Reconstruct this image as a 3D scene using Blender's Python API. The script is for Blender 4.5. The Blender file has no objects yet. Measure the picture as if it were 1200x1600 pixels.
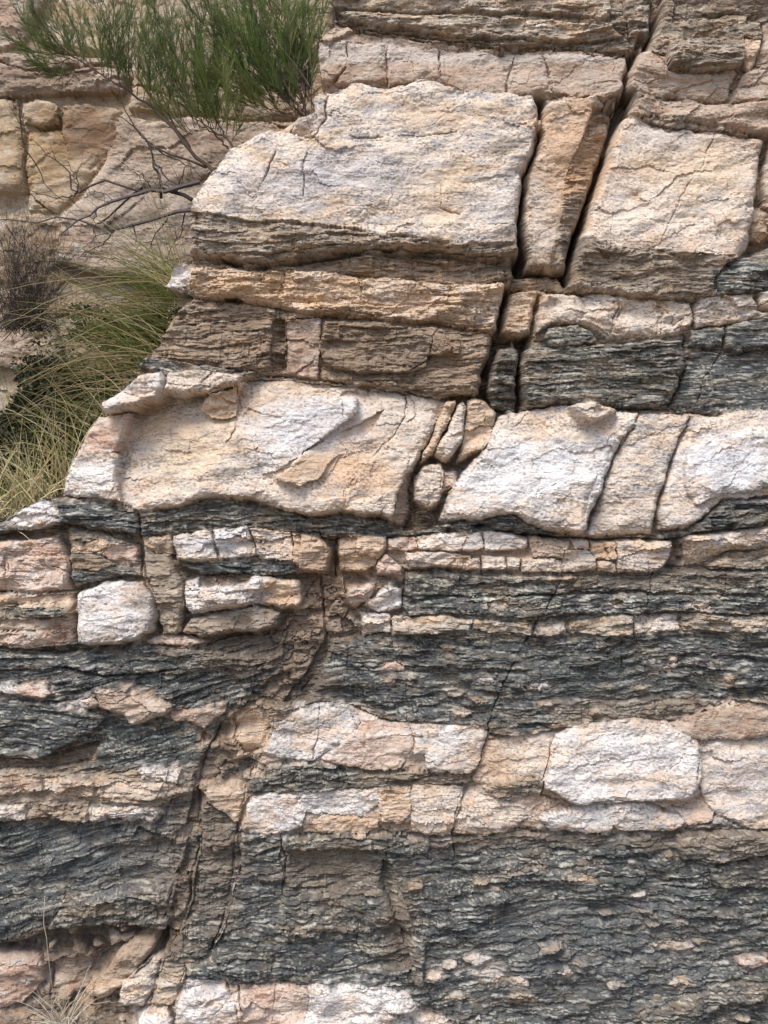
import bpy, math, random
import numpy as np
random.seed(3)
rng = np.random.default_rng(7)
S = bpy.context.scene
COL = S.collection

# ------------------------------------------------------------------ camera, sky, sun, exposure
PX, DIST, EYE = 0.0025, 3.6, 2.5            # metres per photo pixel on the cliff plane, camera distance, eye height
cam = bpy.data.cameras.new('camera')
cam.sensor_fit = 'AUTO'; cam.sensor_width = 36.0
cam.lens = 18.0 / (800 * PX / DIST)
cam.clip_end = 2000
co = bpy.data.objects.new('camera', cam); COL.objects.link(co)
co.location = (0, -DIST, EYE); co.rotation_euler = (math.radians(90), 0, 0)
S.camera = co
SUN_EL, SUN_AZ = 60, -36                     # degrees; azimuth from the camera side, negative = from the left
wd = bpy.data.worlds.new('World'); S.world = wd; wd.use_nodes = True
nt = wd.node_tree
sky = nt.nodes.new('ShaderNodeTexSky'); sky.sky_type = 'NISHITA'; sky.sun_disc = False
sky.sun_elevation = math.radians(SUN_EL); sky.sun_rotation = math.radians(180 - SUN_AZ)
sky.dust_density = 3.0; sky.air_density = 1.0; sky.ozone_density = 1.0
bg = nt.nodes['Background']; bg.inputs['Strength'].default_value = 0.125
nt.links.new(sky.outputs[0], bg.inputs['Color'])
sl = bpy.data.lights.new('sun', 'SUN'); sl.energy = 1.7; sl.angle = math.radians(22); sl.color = (1, .97, .93)
so = bpy.data.objects.new('sun', sl); COL.objects.link(so)
so.rotation_euler = (math.radians(90 - SUN_EL), 0, math.radians(SUN_AZ)); so.location = (-4, -6, 9)
S.view_settings.view_transform = 'Standard'; S.view_settings.look = 'None'
S.view_settings.gamma = 1; S.view_settings.use_curve_mapping = False
S.view_settings.exposure = 0.84
ALB = 0.72                                   # albedo of a surface that the photo shows at full brightness

def at(u, v, Y):
    """photo pixel -> point at depth Y behind the cliff plane"""
    f = (DIST + Y) / DIST
    return (u - 600) * PX * f, Y, EYE + (800 - v) * PX * f

# ------------------------------------------------------------------ noise
PERM = rng.permutation(256).astype(np.int32)
_a = rng.uniform(0, 2 * np.pi, 256)
GX = np.cos(_a).astype(np.float32); GY = np.sin(_a).astype(np.float32)
RND = rng.random((4, 256)).astype(np.float32)

def _h(ix, iy): return PERM[(PERM[ix & 255] + iy) & 255]

def perlin(x, y, seed=0):
    x = np.asarray(x, np.float32) + np.float32(seed * 17.31)
    y = np.asarray(y, np.float32) + np.float32(seed * 9.77)
    xi = np.floor(x).astype(np.int32); yi = np.floor(y).astype(np.int32)
    xf = x - xi; yf = y - yi
    u = xf * xf * xf * (xf * (xf * 6 - 15) + 10); w = yf * yf * yf * (yf * (yf * 6 - 15) + 10)
    def g(ix, iy, dx, dy):
        h = _h(ix, iy); return GX[h] * dx + GY[h] * dy
    a = g(xi, yi, xf, yf); b = g(xi + 1, yi, xf - 1, yf)
    c = g(xi, yi + 1, xf, yf - 1); d = g(xi + 1, yi + 1, xf - 1, yf - 1)
    p = a + u * (b - a); q = c + u * (d - c)
    return (p + w * (q - p)) * np.float32(1.55)

def fbm(x, y, o=3, seed=0, gain=.5):
    r = 0; a = 1.0; t = 0
    for k in range(o):
        r = r + a * perlin(x * 2.03 ** k, y * 2.03 ** k, seed + k * 3.1); t += a; a *= gain
    return r / t * np.float32(1.25)

def voronoi(x, y, seed=0):
    x = x + np.float32(seed * 31.7); y = y + np.float32(seed * 13.3)
    xi = np.floor(x).astype(np.int32); yi = np.floor(y).astype(np.int32)
    d1 = np.full(x.shape, 9, np.float32); d2 = d1.copy()
    hid = np.zeros(x.shape, np.int32); bx = np.zeros_like(d1); by = np.zeros_like(d1)
    for oy in (-1, 0, 1):
        for ox in (-1, 0, 1):
            h = _h(xi + ox, yi + oy)
            dx = x - (xi + ox + RND[0][h]); dy = y - (yi + oy + RND[1][h])
            d = dx * dx + dy * dy
            c = d < d1
            d2 = np.where(c, d1, np.minimum(d2, d))
            d1 = np.where(c, d, d1); hid = np.where(c, h, hid)
            bx = np.where(c, dx, bx); by = np.where(c, dy, by)
    return np.sqrt(d1), np.sqrt(d2), hid, bx, by

def sst(a, b, x):
    t = np.clip((x - a) / (b - a), 0, 1); return t * t * (3 - 2 * t)

def blur(a, r):
    """three box blurs along both axes"""
    for ax in (0, 1):
        for _ in range(3):
            p = [(0, 0), (0, 0)]; p[ax] = (r + 1, r)
            c = np.cumsum(np.pad(a.astype(np.float64), p, mode='edge'), axis=ax)
            n = a.shape[ax]
            hi = np.take(c, np.arange(2 * r + 1, 2 * r + 1 + n), axis=ax)
            lo = np.take(c, np.arange(0, n), axis=ax)
            a = ((hi - lo) / (2 * r + 1)).astype(np.float32)
    return a

# ------------------------------------------------------------------ rock palettes (sRGB of the stone in even light)
def lin(c):
    c = np.asarray(c, np.float64) / 255
    return np.where(c <= .04045, c / 12.92, ((c + .055) / 1.055) ** 2.4)

# type: stretch family, main, patches, streaks, specks, (amounts), (facet, foliation, fine) relief in px
PAL = {
 'G':  ('g', (236, 219, 201), (226, 200, 174), (206, 196, 186), (112, 100, 92), (.40, .36, .24), (2.2, .44, .92)),
 'Gw': ('g', (244, 236, 228), (234, 212, 192), (204, 202, 200), (112, 108, 106), (.45, .36, .25), (2.1, .40, .92)),
 'Gg': ('g', (238, 222, 205), (231, 206, 180), (194, 188, 184), (104, 100, 98), (.42, .38, .27), (2.0, .50, .95)),
 'Go': ('g', (220, 194, 167), (208, 176, 146), (230, 212, 190), (124, 98, 76), (.40, .30, .12), (2.4, .60, .95)),
 'Gp': ('g', (222, 198, 180), (208, 174, 152), (234, 222, 210), (134, 112, 100), (.40, .34, .14), (2.2, .44, .92)),
 'Gy': ('g', (196, 174, 146), (180, 152, 122), (214, 202, 184), (120, 100, 78), (.40, .34, .08), (1.9, .16, .55)),
 'Gb': ('g', (204, 182, 162), (186, 158, 136), (212, 198, 182), (112, 94, 80), (.40, .34, .14), (1.9, .55, .85)),
 'M':  ('s', (182, 166, 148), (200, 172, 142), (212, 205, 192), (98, 88, 80), (.38, .32, .20), (1.0, 1.7, .9)),
 'Sb': ('s', (154, 135, 116), (176, 150, 124), (192, 174, 152), (90, 76, 66), (.42, .26, .20), (.9, 2.0, 1.0)),
 'Sg': ('s', (152, 138, 122), (176, 152, 126), (200, 190, 174), (80, 72, 66), (.38, .30, .22), (.9, 2.0, 1.0)),
 'S':  ('s', (110, 108, 102), (138, 124, 108), (204, 196, 178), (58, 57, 54), (.36, .30, .26), (.9, 2.0, 1.0)),
 'Sd': ('s', (94, 96, 95), (124, 116, 104), (196, 194, 182), (50, 50, 49), (.32, .30, .27), (.8, 1.9, 1.0)),
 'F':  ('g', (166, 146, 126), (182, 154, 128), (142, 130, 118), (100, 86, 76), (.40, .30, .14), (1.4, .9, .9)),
 'K':  ('s', (138, 121, 104), (160, 136, 112), (122, 112, 102), (80, 70, 62), (.40, .30, .24), (3.0, 1.5, 1.5)),
}
STAIN_BACK = [(130, 210, 80, 46, (132, 100, 74), .8), (60, 120, 140, 40, (134, 112, 92), .65), (60, 240, 60, 70, (186, 154, 112), .6), (210, 310, 110, 90, (222, 204, 186), .6), (50, 430, 90, 70, (118, 100, 82), .65), (40, 520, 60, 40, (214, 194, 174), .6), (250, 20, 150, 60, (206, 184, 160), .4)]
# weathering that crosses the block edges: centre, radii, stain colour, strength
STAIN = [(400, 1010, 150, 60, (146, 128, 110), .55), (300, 1330, 110, 150, (144, 128, 112), .5), (470, 1050, 80, 90, (138, 122, 106), .5),
 (150, 1480, 160, 60, (144, 128, 112), .55), (520, 1350, 110, 50, (144, 128, 112), .65), (625, 1440, 40, 90, (146, 126, 106), .5),
 (560, 540, 260, 60, (150, 130, 110), .5), (900, 410, 220, 40, (160, 142, 122), .35), (430, 360, 150, 30, (160, 142, 122), .35),
 (790, 225, 36, 22, (128, 106, 84), .55), (1100, 1310, 220, 26, (140, 124, 108), .5), (800, 1310, 200, 22, (146, 128, 110), .5),
 (230, 650, 60, 40, (214, 176, 136), .4), (370, 620, 50, 40, (206, 166, 126), .4), (560, 690, 70, 40, (214, 176, 140), .35),
 (640, 460, 260, 40, (216, 180, 142), .3), (1000, 1110, 200, 30, (176, 150, 124), .35), (760, 1180, 60, 60, (204, 170, 138), .35),
 (180, 1225, 150, 30, (184, 160, 132), .35), (700, 1210, 160, 30, (190, 160, 130), .3), (1020, 900, 180, 30, (150, 132, 114), .35),
 (250, 920, 60, 80, (156, 138, 120), .5), (520, 900, 60, 70, (168, 138, 112), .45), (900, 230, 60, 110, (208, 172, 138), .35),
 (830, 740, 120, 60, (244, 244, 245), .55), (480, 668, 110, 46, (247, 244, 244), .65), (1130, 730, 100, 56, (240, 242, 246), .6), (980, 1190, 110, 46, (240, 236, 234), .3),
 (1160, 1230, 60, 60, (222, 220, 224), .35), (560, 745, 80, 40, (226, 184, 144), .55), (300, 690, 80, 60, (232, 206, 172), .5), (690, 300, 80, 60, (232, 202, 166), .5),
 (1080, 260, 120, 60, (232, 204, 168), .5), (560, 270, 120, 44, (196, 194, 198), .5), (440, 290, 110, 40, (206, 202, 204), .4), (760, 320, 60, 40, (208, 206, 206), .4),
 (1040, 215, 80, 30, (200, 194, 194), .4), (700, 180, 120, 30, (232, 206, 176), .45), (900, 250, 70, 110, (222, 178, 136), .45), (470, 450, 200, 30, (230, 192, 148), .5),
 (180, 960, 60, 40, (238, 236, 236), .25), (330, 850, 60, 20, (214, 216, 222), .5), (950, 1470, 280, 100, (124, 127, 128), .4), (160, 1340, 160, 70, (122, 124, 124), .4), (840, 1060, 240, 50, (112, 116, 114), .3)]

# ------------------------------------------------------------------ region tables
class Reg: pass
def reader(store):
    def R(key, parent, typ, h, poly, name=None, label=None, cat=None, **kw):
        r = Reg(); r.key = key; r.parent = parent; r.typ = typ; r.h = h
        r.poly = np.array([[float(q) for q in p.split(',')] for p in poly.split()], np.float32)
        grow = {'i1': 3.5, 'i3': 2.5, 'f9x': 1., 'k5': 3.}.get(key, 0)
        if grow:
            m_ = r.poly.mean(0); d_ = r.poly - m_; r.poly = (m_ + d_ * (1 + grow / (np.linalg.norm(d_, axis=1, keepdims=True) + 1e-6))).astype(np.float32)
        r.name = name or 'rock_block'; r.label = label; r.cat = cat; r.kw = kw
        store.append(r); return r
    return R

MAIN, BACK = [], []
R = reader(MAIN)
SIL = ("515,-60 522,40 497,63 500,132 508,141 490,152 493,178 465,186 441,202 410,203 372,221 345,245 320,280 299,306 "
       "300,400 272,413 260,452 300,464 272,490 255,520 236,550 214,571 220,584 190,610 165,632 170,650 152,652 120,697 100,737 "
       "90,775 65,777 35,790 8,816 -60,832 -60,1700 1270,1700 1270,-60")
R('cliff', None, 'K', -9, SIL, 'cliff', None, 'cliff', kind='structure', e=(0, 1), g=(0, 0))
R('deep', 'cliff', 'K', -95, "1010,-60 1050,-60 1020,50 1000,100 986,160 978,196 950,260 926,310 905,380 888,446 868,440 880,400 900,350 925,280 945,230 960,190 962,150 984,90", 'crack_floor', e=(0, 1), g=(0, 0))
R('deep', 'cliff', 'K', -75, "836,150 852,150 850,200 830,260 820,330 826,400 846,420 880,425 880,446 800,446 800,410 806,330 816,266 836,210", 'crack_floor', e=(0, 1), g=(0, 0))
R('deep', 'cliff', 'K', -60, "780,446 852,446 842,500 818,550 812,645 804,645 806,560 800,530 780,560 764,630 742,625 756,575 770,520", 'crack_floor', e=(0, 1), g=(0, 0))
R('deep', 'cliff', 'K', -34, "640,800 634,740 690,620 730,616 790,640 770,700 700,780 690,822 630,828", 'crack_floor', e=(0, 1), g=(0, 0))
R('deep', 'cliff', 'K', -40, "1170,205 1210,205 1210,380 1170,400 1180,300", 'crack_floor', e=(0, 1), g=(0, 0))

# ---- thin beds along the top
R('t1', None, 'Sg', -14, "515,-60 1017,-60 1017,50 1000,92 985,86 950,78 900,72 850,70 800,76 740,66 690,62 640,57 600,48 560,42 524,32",
  'rock_layer', 'thin bedded grey-brown schist layer along the top edge, left of the dark open crack', 'rock layer', g=(3, 8), ty=.15)
R('t1a', 't1', 'M', -6, "515,-60 955,-60 952,30 900,22 820,16 740,14 690,16 600,14 520,8", 'flat_rock', e=(4, 8))
R('t1b', 't1', 'M', 0, "524,16 600,20 700,22 780,26 880,34 950,38 972,60 905,64 830,62 740,58 690,54 640,46 590,40 545,32", 'flat_rock', e=(5, 7))
R('t1c', 't1', 'Sg', -8, "976,-60 1015,-60 1013,45 1002,80 985,70 976,30", 'rock_block', e=(5, 6))
R('t1d', None, 'Gb', -38, "1019,-60 1034,-60 1032,20 1026,45 1021,48", 'rock_splinter', 'thin upright rock splinter wedged in the crack at the very top', 'rock', e=(4, 6), tx=-.4)
R('t2', None, 'Gb', -8, "497,63 524,34 560,46 600,52 640,60 690,65 740,69 800,78 850,74 900,76 950,81 985,90 984,120 972,160 930,160 880,150 840,150 725,140 650,124 600,136 560,128 508,142 500,132",
  'rock_layer', 'purplish brown stone bed split into upright-jointed blocks above the largest pale block', 'rock layer', g=(2, 8))
for p in ("497,64 543,66 541,104 520,128 502,132", "543,66 604,70 606,128 560,126 524,130 541,104", "606,70 684,76 688,122 650,122 608,132",
          "686,76 803,84 796,110 788,146 725,138 690,124", "804,82 848,82 862,146 830,148 790,146 797,112",
          "850,82 900,82 955,88 982,96 980,124 970,158 925,158 880,148 864,146"):
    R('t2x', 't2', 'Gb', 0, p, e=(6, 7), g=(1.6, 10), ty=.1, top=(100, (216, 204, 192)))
L = [("1050,-60 1260,-60 1260,28 1200,24 1150,20 1100,24 1078,30 1050,30", 'Sg', -10, 'brown layered rock slab in the top right corner, just right of the crack'),
     ("1022,46 1036,32 1090,30 1140,28 1192,34 1190,62 1140,64 1090,58 1060,64 1024,78 1018,72", 'Sg', 2, 'grey-brown slab under the top right corner, its edge broken into thin lips'),
     ("980,128 992,84 1010,80 1045,84 1047,106 1090,110 1150,104 1155,112 1140,157 1100,157 1050,150 1000,150 980,150", 'Gb', 4, 'squared tan block right of the crack, under a small dark capping slab'),
     ("1046,70 1060,62 1140,58 1165,62 1162,98 1152,104 1120,108 1080,106 1052,104 1046,92", 'Sg', 13, 'small dark capping slab jutting over the squared tan block'),
     ("1166,56 1188,62 1180,98 1166,112 1163,100", 'Go', 8, 'narrow orange-tan wedge leaning at the right end of the dark capping slab'),
     ("1192,34 1260,20 1260,100 1200,95 1182,98 1190,64", 'Gb', -6, 'layered brown rock at the right edge above the stepped tan slabs'),
     ("1160,116 1200,97 1260,97 1260,152 1200,155 1146,158", 'Gb', 8, 'tan wedge block at the right edge, beside the squared tan block'),
     ("985,170 1000,152 1050,153 1100,160 1142,160 1144,180 1140,198 1080,188 1020,182 975,190", 'Gb', 5, 'flat pale brown slab lying on top of the right pale block'),
     ("1135,198 1148,162 1200,156 1260,156 1260,205 1190,210 1160,206", 'Gb', 8, 'brown slab at the right edge with a notched underside, above the right pale block')]
for p, ty_, h_, lb in L:
    R('t3', None, ty_, h_, p, 'flat_rock', lb, 'rock slab', e=(9, 10), g=(2, 12), group='slabs stacked at the top right')

# ---- the thick pale bed with the open cracks
R('b1', None, 'Gg', 28, "299,306 320,280 345,245 372,221 410,203 441,202 465,186 493,178 490,152 508,142 530,142 550,128 575,133 600,136 650,122 725,139 838,151 846,165 844,195 842,212 829,246 820,270 812,320 810,372 808,404 785,410 725,400 650,396 600,394 540,394 480,402 440,411 400,414 350,402 300,398",
  'rock_block', 'largest pale block, upper middle, with a rounded left end and a dark overhung base', 'rock block',
  e=(22, 40), g=(2, 8), ty=.10, P=[(480, 190, 8, .30, .28), (640, 170, 6, .02, .3), (800, 300, 6, -.22, .0)], group='blocks of the thick upper pale bed')
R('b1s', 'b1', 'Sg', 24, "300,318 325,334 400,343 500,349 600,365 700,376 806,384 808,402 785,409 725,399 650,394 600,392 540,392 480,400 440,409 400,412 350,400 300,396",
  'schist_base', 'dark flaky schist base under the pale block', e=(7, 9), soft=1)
R('b1a', 'b1', 'Gg', 18, "466,188 494,180 510,182 494,208 472,212 452,204", 'corner_piece', e=(9, 9), g=(1.6, 9))
R('peb', None, 'Gg', 24, "834,190 842,186 850,189 851,197 844,201 836,198", 'stone', 'small rounded grey stone lodged in the crack top of the largest pale block', 'stone', e=(6, 6), g=(1.5, 8))
R('b2', None, 'G', 12, "850,166 858,158 885,153 925,150 950,163 962,184 964,205 945,246 925,286 918,312 896,374 888,424 878,430 820,425 816,345 822,272 845,212",
  'rock_block', 'narrow leaning orange-tinted block wedged between the two open cracks', 'rock block',
  e=(16, 16), g=(3, 14), P=[(912, 200, 6, -1.5, -.42), (870, 395, 6, -.6, -.35)], group='blocks of the thick upper pale bed')
R('b2r', 'b2', 'Sg', -12, "926,168 945,166 960,188 962,206 944,246 924,286 917,312 895,374 887,424 868,426 870,352 878,300 897,246 916,200", 'side_face', 'rough brown side face of the narrow block, shade painted into its colour', e=(4, 10), tx=-.7)  # face turned from the light: its shade is put into the darker palette
R('b3', None, 'G', 20, "958,214 968,186 1000,184 1045,196 1120,202 1196,216 1188,250 1183,300 1176,342 1170,382 1152,416 1124,428 1118,460 1080,464 1040,466 985,458 950,454 885,450 890,420 897,398 906,368 921,310 940,268",
  'rock_block', 'pale block right of the wide dark crack, its lower third grey-brown', 'rock block',
  e=(18, 26), g=(3, 12), ty=.14, P=[(1020, 230, 6, 0, .26), (1150, 330, 4, -.55, 0), (1060, 300, 10, .06, .05)], group='blocks of the thick upper pale bed')
R('b3s', 'b3', 'Sg', 22, "905,372 960,380 1020,388 1090,390 1150,402 1148,416 1122,428 1116,458 1080,462 1040,464 985,456 950,452 887,448 892,420 898,398", 'schist_base', 'grey-brown flaky lower third', e=(6, 14), soft=1, ty=-.12)
R('b4', None, 'G', -8, "1202,216 1260,214 1260,372 1204,372 1192,330 1196,270", 'rock_block', 'sliver of a pale block cut off by the right edge, beside the right pale block', 'rock block', e=(10, 12), g=(2, 10), group='blocks of the thick upper pale bed')
R('b4b', None, 'Go', -22, "1178,322 1192,318 1204,330 1204,368 1192,378 1176,372", 'rock_chunk', 'small orange rock chunk stuck in the shadowed crack near the right edge', 'rock', e=(8, 8), g=(2, 8))
R('c5', None, 'Sd', 14, "1116,434 1138,412 1160,402 1200,396 1260,390 1260,452 1200,452 1160,456 1120,462", 'flat_rock', 'dark blue-grey schist slab at the right edge under the pale blocks', 'rock slab', e=(10, 12), g=(2, 10))

# ---- brown layers under the thick bed
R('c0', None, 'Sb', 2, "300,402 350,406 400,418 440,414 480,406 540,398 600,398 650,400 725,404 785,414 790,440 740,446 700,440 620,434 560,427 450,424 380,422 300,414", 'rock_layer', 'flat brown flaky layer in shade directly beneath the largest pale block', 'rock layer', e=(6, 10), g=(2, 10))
R('c1', None, 'Go', 4, "272,413 300,411 380,420 450,424 560,428 620,434 700,442 788,444 787,460 781,500 775,522 740,514 700,506 660,502 600,500 500,492 440,478 375,468 300,464 262,452",
  'rock_layer', 'pale orange cracked bed below the shaded brown layer, left of the middle column', 'rock layer', e=(9, 12), g=(2, 9), lam=3)
R('c1k', 'c1', 'Gw', 8, "259,452 266,434 272,414 298,411 304,420 290,440 292,462 276,464", 'rock_nub', 'white lichen-grey knob at the left end', e=(10, 10), g=(1, 3))
for p, t in (("300,416 376,422 440,426 438,450 430,468 375,464 302,460 296,440", 'Go'), ("444,426 520,428 560,430 566,462 520,468 442,464", 'G'), ("564,432 640,438 704,443 700,472 640,474 568,464", 'G'),
          ("706,444 786,447 784,470 779,516 740,510 728,476", 'G'), ("456,474 492,474 498,486 480,490 458,484", 'G'), ("500,474 600,476 724,478 734,510 700,503 600,497 502,490", 'Go')):
    R('c1x', 'c1', t, 10, p, e=(7, 8), g=(1.4, 7), lam=3)
R('c2', None, 'Sb', -4, "300,464 375,470 440,480 500,494 600,502 660,504 700,508 740,516 770,524 764,560 748,616 700,616 640,611 560,600 500,595 440,590 390,587 262,581 214,572 236,550 255,520 272,490",
  'rock_layer', 'thick brown schist layer with crumbling flakes and an upright notch, left of centre', 'rock layer', e=(10, 14), g=(2, 8))
R('c2s', 'c2', 'S', 6, "214,572 232,552 258,560 300,566 350,572 400,580 390,588 262,584", 'flat_rock', 'dark thin slab sticking out at the left end', e=(8, 8), g=(1.5, 7))
R('c2l', 'c2', 'Sb', 0, "300,466 375,472 430,480 432,500 426,575 380,578 300,564 250,554 262,520 276,492", 'schist_panel', e=(6, 8), g=(1, 5))
R('c2m', 'c2', 'Sb', -22, "428,498 444,496 446,578 424,580", 'notch_wall', 'dark recessed upright notch', e=(2, 2), tx=-.6)
R('c2n', 'c2', 'Gp', 4, "445,500 500,496 502,540 496,592 450,586", 'joint_face', 'smooth reddish brown face beside the notch', e=(4, 5), tx=.22)
R('c2f', 'c2', 'Sb', 10, "506,500 600,506 690,512 704,545 690,556 668,556 664,572 620,584 560,580 510,570 500,545", 'flake', 'thin flake peeling away over a shadow', e=(7, 8), g=(1.6, 9))
R('c2g', 'c2', 'Sb', 2, "500,574 560,584 622,588 700,576 752,570 744,612 700,612 640,607 560,597 502,592", 'flat_rock', e=(6, 7), g=(1.4, 7))
R('c3', None, 'Go', -6, "794,456 846,455 842,490 836,522 808,530 782,522", 'rock_block', 'small upright orange-brown block in the cracked middle column, below the narrow leaning block', 'rock block', e=(9, 10), g=(2.5, 12), lam=2)
R('c3t', None, 'Sb', -20, "800,428 880,432 888,452 846,454 794,452", 'flat_rock', 'brown rubble slab at the foot of the narrow leaning block', 'rock slab', e=(8, 10), g=(2, 9))
R('c3b', None, 'S', -12, "776,540 812,542 808,600 806,640 770,638 760,615", 'rock_block', 'dark flaky column of schist between two dark joints, under the small orange-brown block', 'rock block', e=(9, 11), g=(2.5, 12), lam=3)
R('c4', None, 'Sg', -16, "846,456 890,454 950,458 1040,470 1090,466 1120,464 1260,456 1260,645 1120,648 1020,641 940,634 868,632 812,642 816,560 830,520 842,490",
  'rock_layer', 'dark recessed schist layer behind the blocks right of the middle column', 'rock layer', e=(8, 10), g=(2, 8))
R('c4a', None, 'G', 4, "845,464 880,460 925,456 962,458 1030,466 1084,468 1086,500 1078,520 1030,526 950,526 905,506 862,507 838,522",
  'rock_layer', 'pale cracked bed right of the middle column, above the dark schist blocks', 'rock layer', e=(9, 10), g=(2, 10))
for p in ("848,466 905,460 915,474 905,504 862,505 843,516", "908,460 962,461 968,478 960,500 952,522 908,504 918,474", "920,456 958,454 968,470 940,474", "966,464 1028,468 1026,522 956,522 964,500 972,478", "1032,468 1082,470 1084,500 1076,516 1032,522"):
    R('c4x', 'c4a', 'G', 8, p, e=(8, 9), g=(1.4, 8))
R('c4l', None, 'S', 8, "856,512 904,508 926,520 930,532 890,540 855,542 850,528", 'flat_rock', 'small dark schist lens jutting out under the pale cracked bed', 'rock slab', e=(8, 8), g=(2, 9))
R('c4b', None, 'S', 4, "814,546 855,543 930,534 1000,530 1066,528 1070,558 1060,602 1045,630 1010,638 940,630 870,628 816,640",
  'rock_block', 'broad dark schist block with fine layers, right of the dark column', 'rock block', e=(10, 14), g=(2.5, 12))
R('c4c', None, 'Sd', -6, "1074,550 1112,548 1150,553 1200,544 1260,540 1260,640 1120,646 1046,640 1064,604 1074,566",
  'rock_block', 'smooth charcoal rock face at the right edge, below two small dark blocks', 'rock block', e=(8, 10), g=(2, 8), smooth=1)
R('c4d', None, 'Sd', 6, "1078,516 1110,511 1132,511 1134,524 1130,540 1112,546 1079,538", 'rock_block', 'small dark angular block, left one of the pair above the charcoal face', 'rock block', e=(7, 8), g=(2, 10), smooth=1)
R('c4e', None, 'Sd', 8, "1137,510 1170,498 1200,494 1260,492 1260,540 1200,540 1150,550 1134,544", 'rock_block', 'dark angular block at the right edge, right one of the pair above the charcoal face', 'rock block', e=(8, 10), g=(2, 10), smooth=1)
R('c4f', None, 'Gg', 10, "1088,470 1092,462 1130,460 1178,456 1186,484 1215,486 1260,480 1260,492 1200,494 1140,506 1090,512 1084,500", 'rock_block', 'pale grey rounded block right of the pale cracked bed, over the dark pair', 'rock block', e=(10, 14), g=(2, 8))
R('c4g', None, 'G', 20, "1185,458 1210,450 1260,450 1260,482 1214,484 1188,481", 'rock_nub', 'small cream knob at the right edge on top of the pale grey block', 'rock', e=(10, 11), g=(1.5, 8))

# ---- the broad bright bed across the middle
R('d1', None, 'G', 26, "152,652 205,642 232,630 256,618 285,622 320,616 352,606 386,590 440,594 500,598 560,604 640,613 696,624 690,640 675,680 650,722 641,752 640,800 626,824 600,806 536,798 525,800 490,806 450,800 400,782 350,776 320,778 275,792 218,798 185,786 150,780 90,775 100,737 120,697",
  'rock_block', 'broad bright cream block across the middle left, its left end sloping to a point', 'rock block',
  e=(16, 26), g=(2, 6), ty=.16, P=[(205, 700, 4, .55, .1), (440, 690, 12, .22, .30), (560, 720, 12, -.10, .34), (330, 690, 10, .12, .16)], group='blocks of the broad bright bed')
R('d1p', 'd1', 'Gp', 14, "152,654 205,645 202,670 186,705 140,708 122,697", 'facet', 'pinkish grey facet near the pointed end', e=(2, 6), soft=1, tx=.3)
R('d1w', 'd1', 'Gw', 12, "122,700 186,708 184,740 190,784 150,778 92,773 102,737", 'facet', 'white speckled facet at the pointed end', e=(2, 6), soft=1, tx=.35)
R('d1b', 'd1', 'Gw', 31, "404,628 450,616 500,622 556,622 560,645 510,680 470,712 430,735 404,742 396,690", 'facet', 'brightest white facet', e=(0, 6), soft=1, tx=.10, ty=.14)
R('d1c', 'd1', 'Gg', 30, "345,722 402,700 408,742 396,778 350,772 318,768 310,745", 'facet', 'pale grey speckled facet', e=(1, 6), soft=1, ty=.12)
R('d1o', 'd1', 'Go', 30, "566,660 600,640 560,700 520,715 500,745 470,760 430,750 470,712 512,684", 'facet', 'orange sloping facet', e=(1, 5), soft=1, ty=.3, tx=-.15)
R('d1q', 'd1', 'G', 34, "550,744 600,690 640,712 632,745 618,788 590,790 538,786 540,762", 'facet', e=(2, 6), g=(1.2, 5), ty=.12)
R('d1h', 'd1', 'Go', 18, "320,622 350,610 384,596 372,622 372,650 352,656 330,656 316,640", 'broken_hollow', 'broken orange hollow under the overhanging slab', e=(-4, 8), g=(1, 4))
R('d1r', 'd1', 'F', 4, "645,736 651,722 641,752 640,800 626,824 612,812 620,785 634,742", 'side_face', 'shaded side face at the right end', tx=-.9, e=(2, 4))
R('d0', None, 'Gw', 42, "164,632 190,610 220,585 258,581 262,590 258,612 250,629 210,640 171,650", 'flat_rock', 'pale wedge slab jutting out at the left over the bright block, grey underneath', 'rock slab', e=(10, 12), g=(2, 14), ty=.3)
R('d0b', None, 'G', 32, "264,582 310,579 385,588 376,600 350,606 322,615 285,621 256,616 261,602", 'flat_rock', 'cream slab beside the jutting wedge slab, over the broken hollow', 'rock slab', e=(9, 10), g=(2, 12), ty=.2)
R('d0c', None, 'G', 28, "327,614 336,606 350,606 349,614 338,619 328,619", 'stone', 'little tan stone chip tucked under the cream slab', 'stone', e=(6, 6), g=(1, 6))
L = [("696,626 712,626 700,668 676,712 652,724 676,682", 'Go', 14, 'first thin tan sliver right of the bright block, in the jointed gap'),
     ("720,626 727,640 724,690 697,724 676,712 702,670 712,634", 'G', 20, 'longest thin cream sliver in the jointed gap of the bright bed'),
     ("727,624 750,620 777,646 770,684 755,706 712,724 722,692 729,644", 'Go', 8, 'orange-cream block at the top of the jointed gap of the bright bed'),
     ("660,727 692,722 695,750 687,785 670,800 648,784 645,748", 'G', 14, 'rounded tan knob at the foot of the jointed gap'),
     ("694,734 718,730 712,756 691,772 688,786 690,752", 'Go', 2, 'small orange knob squeezed beside the rounded tan knob')]
for p, t, h_, lb in L:
    R('d2', None, t, h_, p, 'rock_block', lb, 'rock block', e=(9, 9), g=(1.8, 14), group='blocks of the broad bright bed')
R('d3', None, 'Gw', 28, "779,650 800,645 880,632 996,641 1000,645 972,690 952,730 940,770 912,826 900,836 850,826 800,802 750,810 682,813 700,770 722,738 760,702 773,666",
  'rock_block', 'bright white block right of the jointed gap, bulging at its lower edge', 'rock block',
  e=(14, 24), g=(2, 8), ty=.18, P=[(800, 680, 10, .08, .40), (760, 740, 14, .35, .05)], group='blocks of the broad bright bed')
R('d3l', 'd3', 'Gg', 42, "800,792 835,772 900,742 932,740 922,775 908,824 896,832 850,822", 'bulge', 'grey-white lens bulging at the bottom', e=(12, 18), g=(.8, 3), ty=.1)
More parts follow.
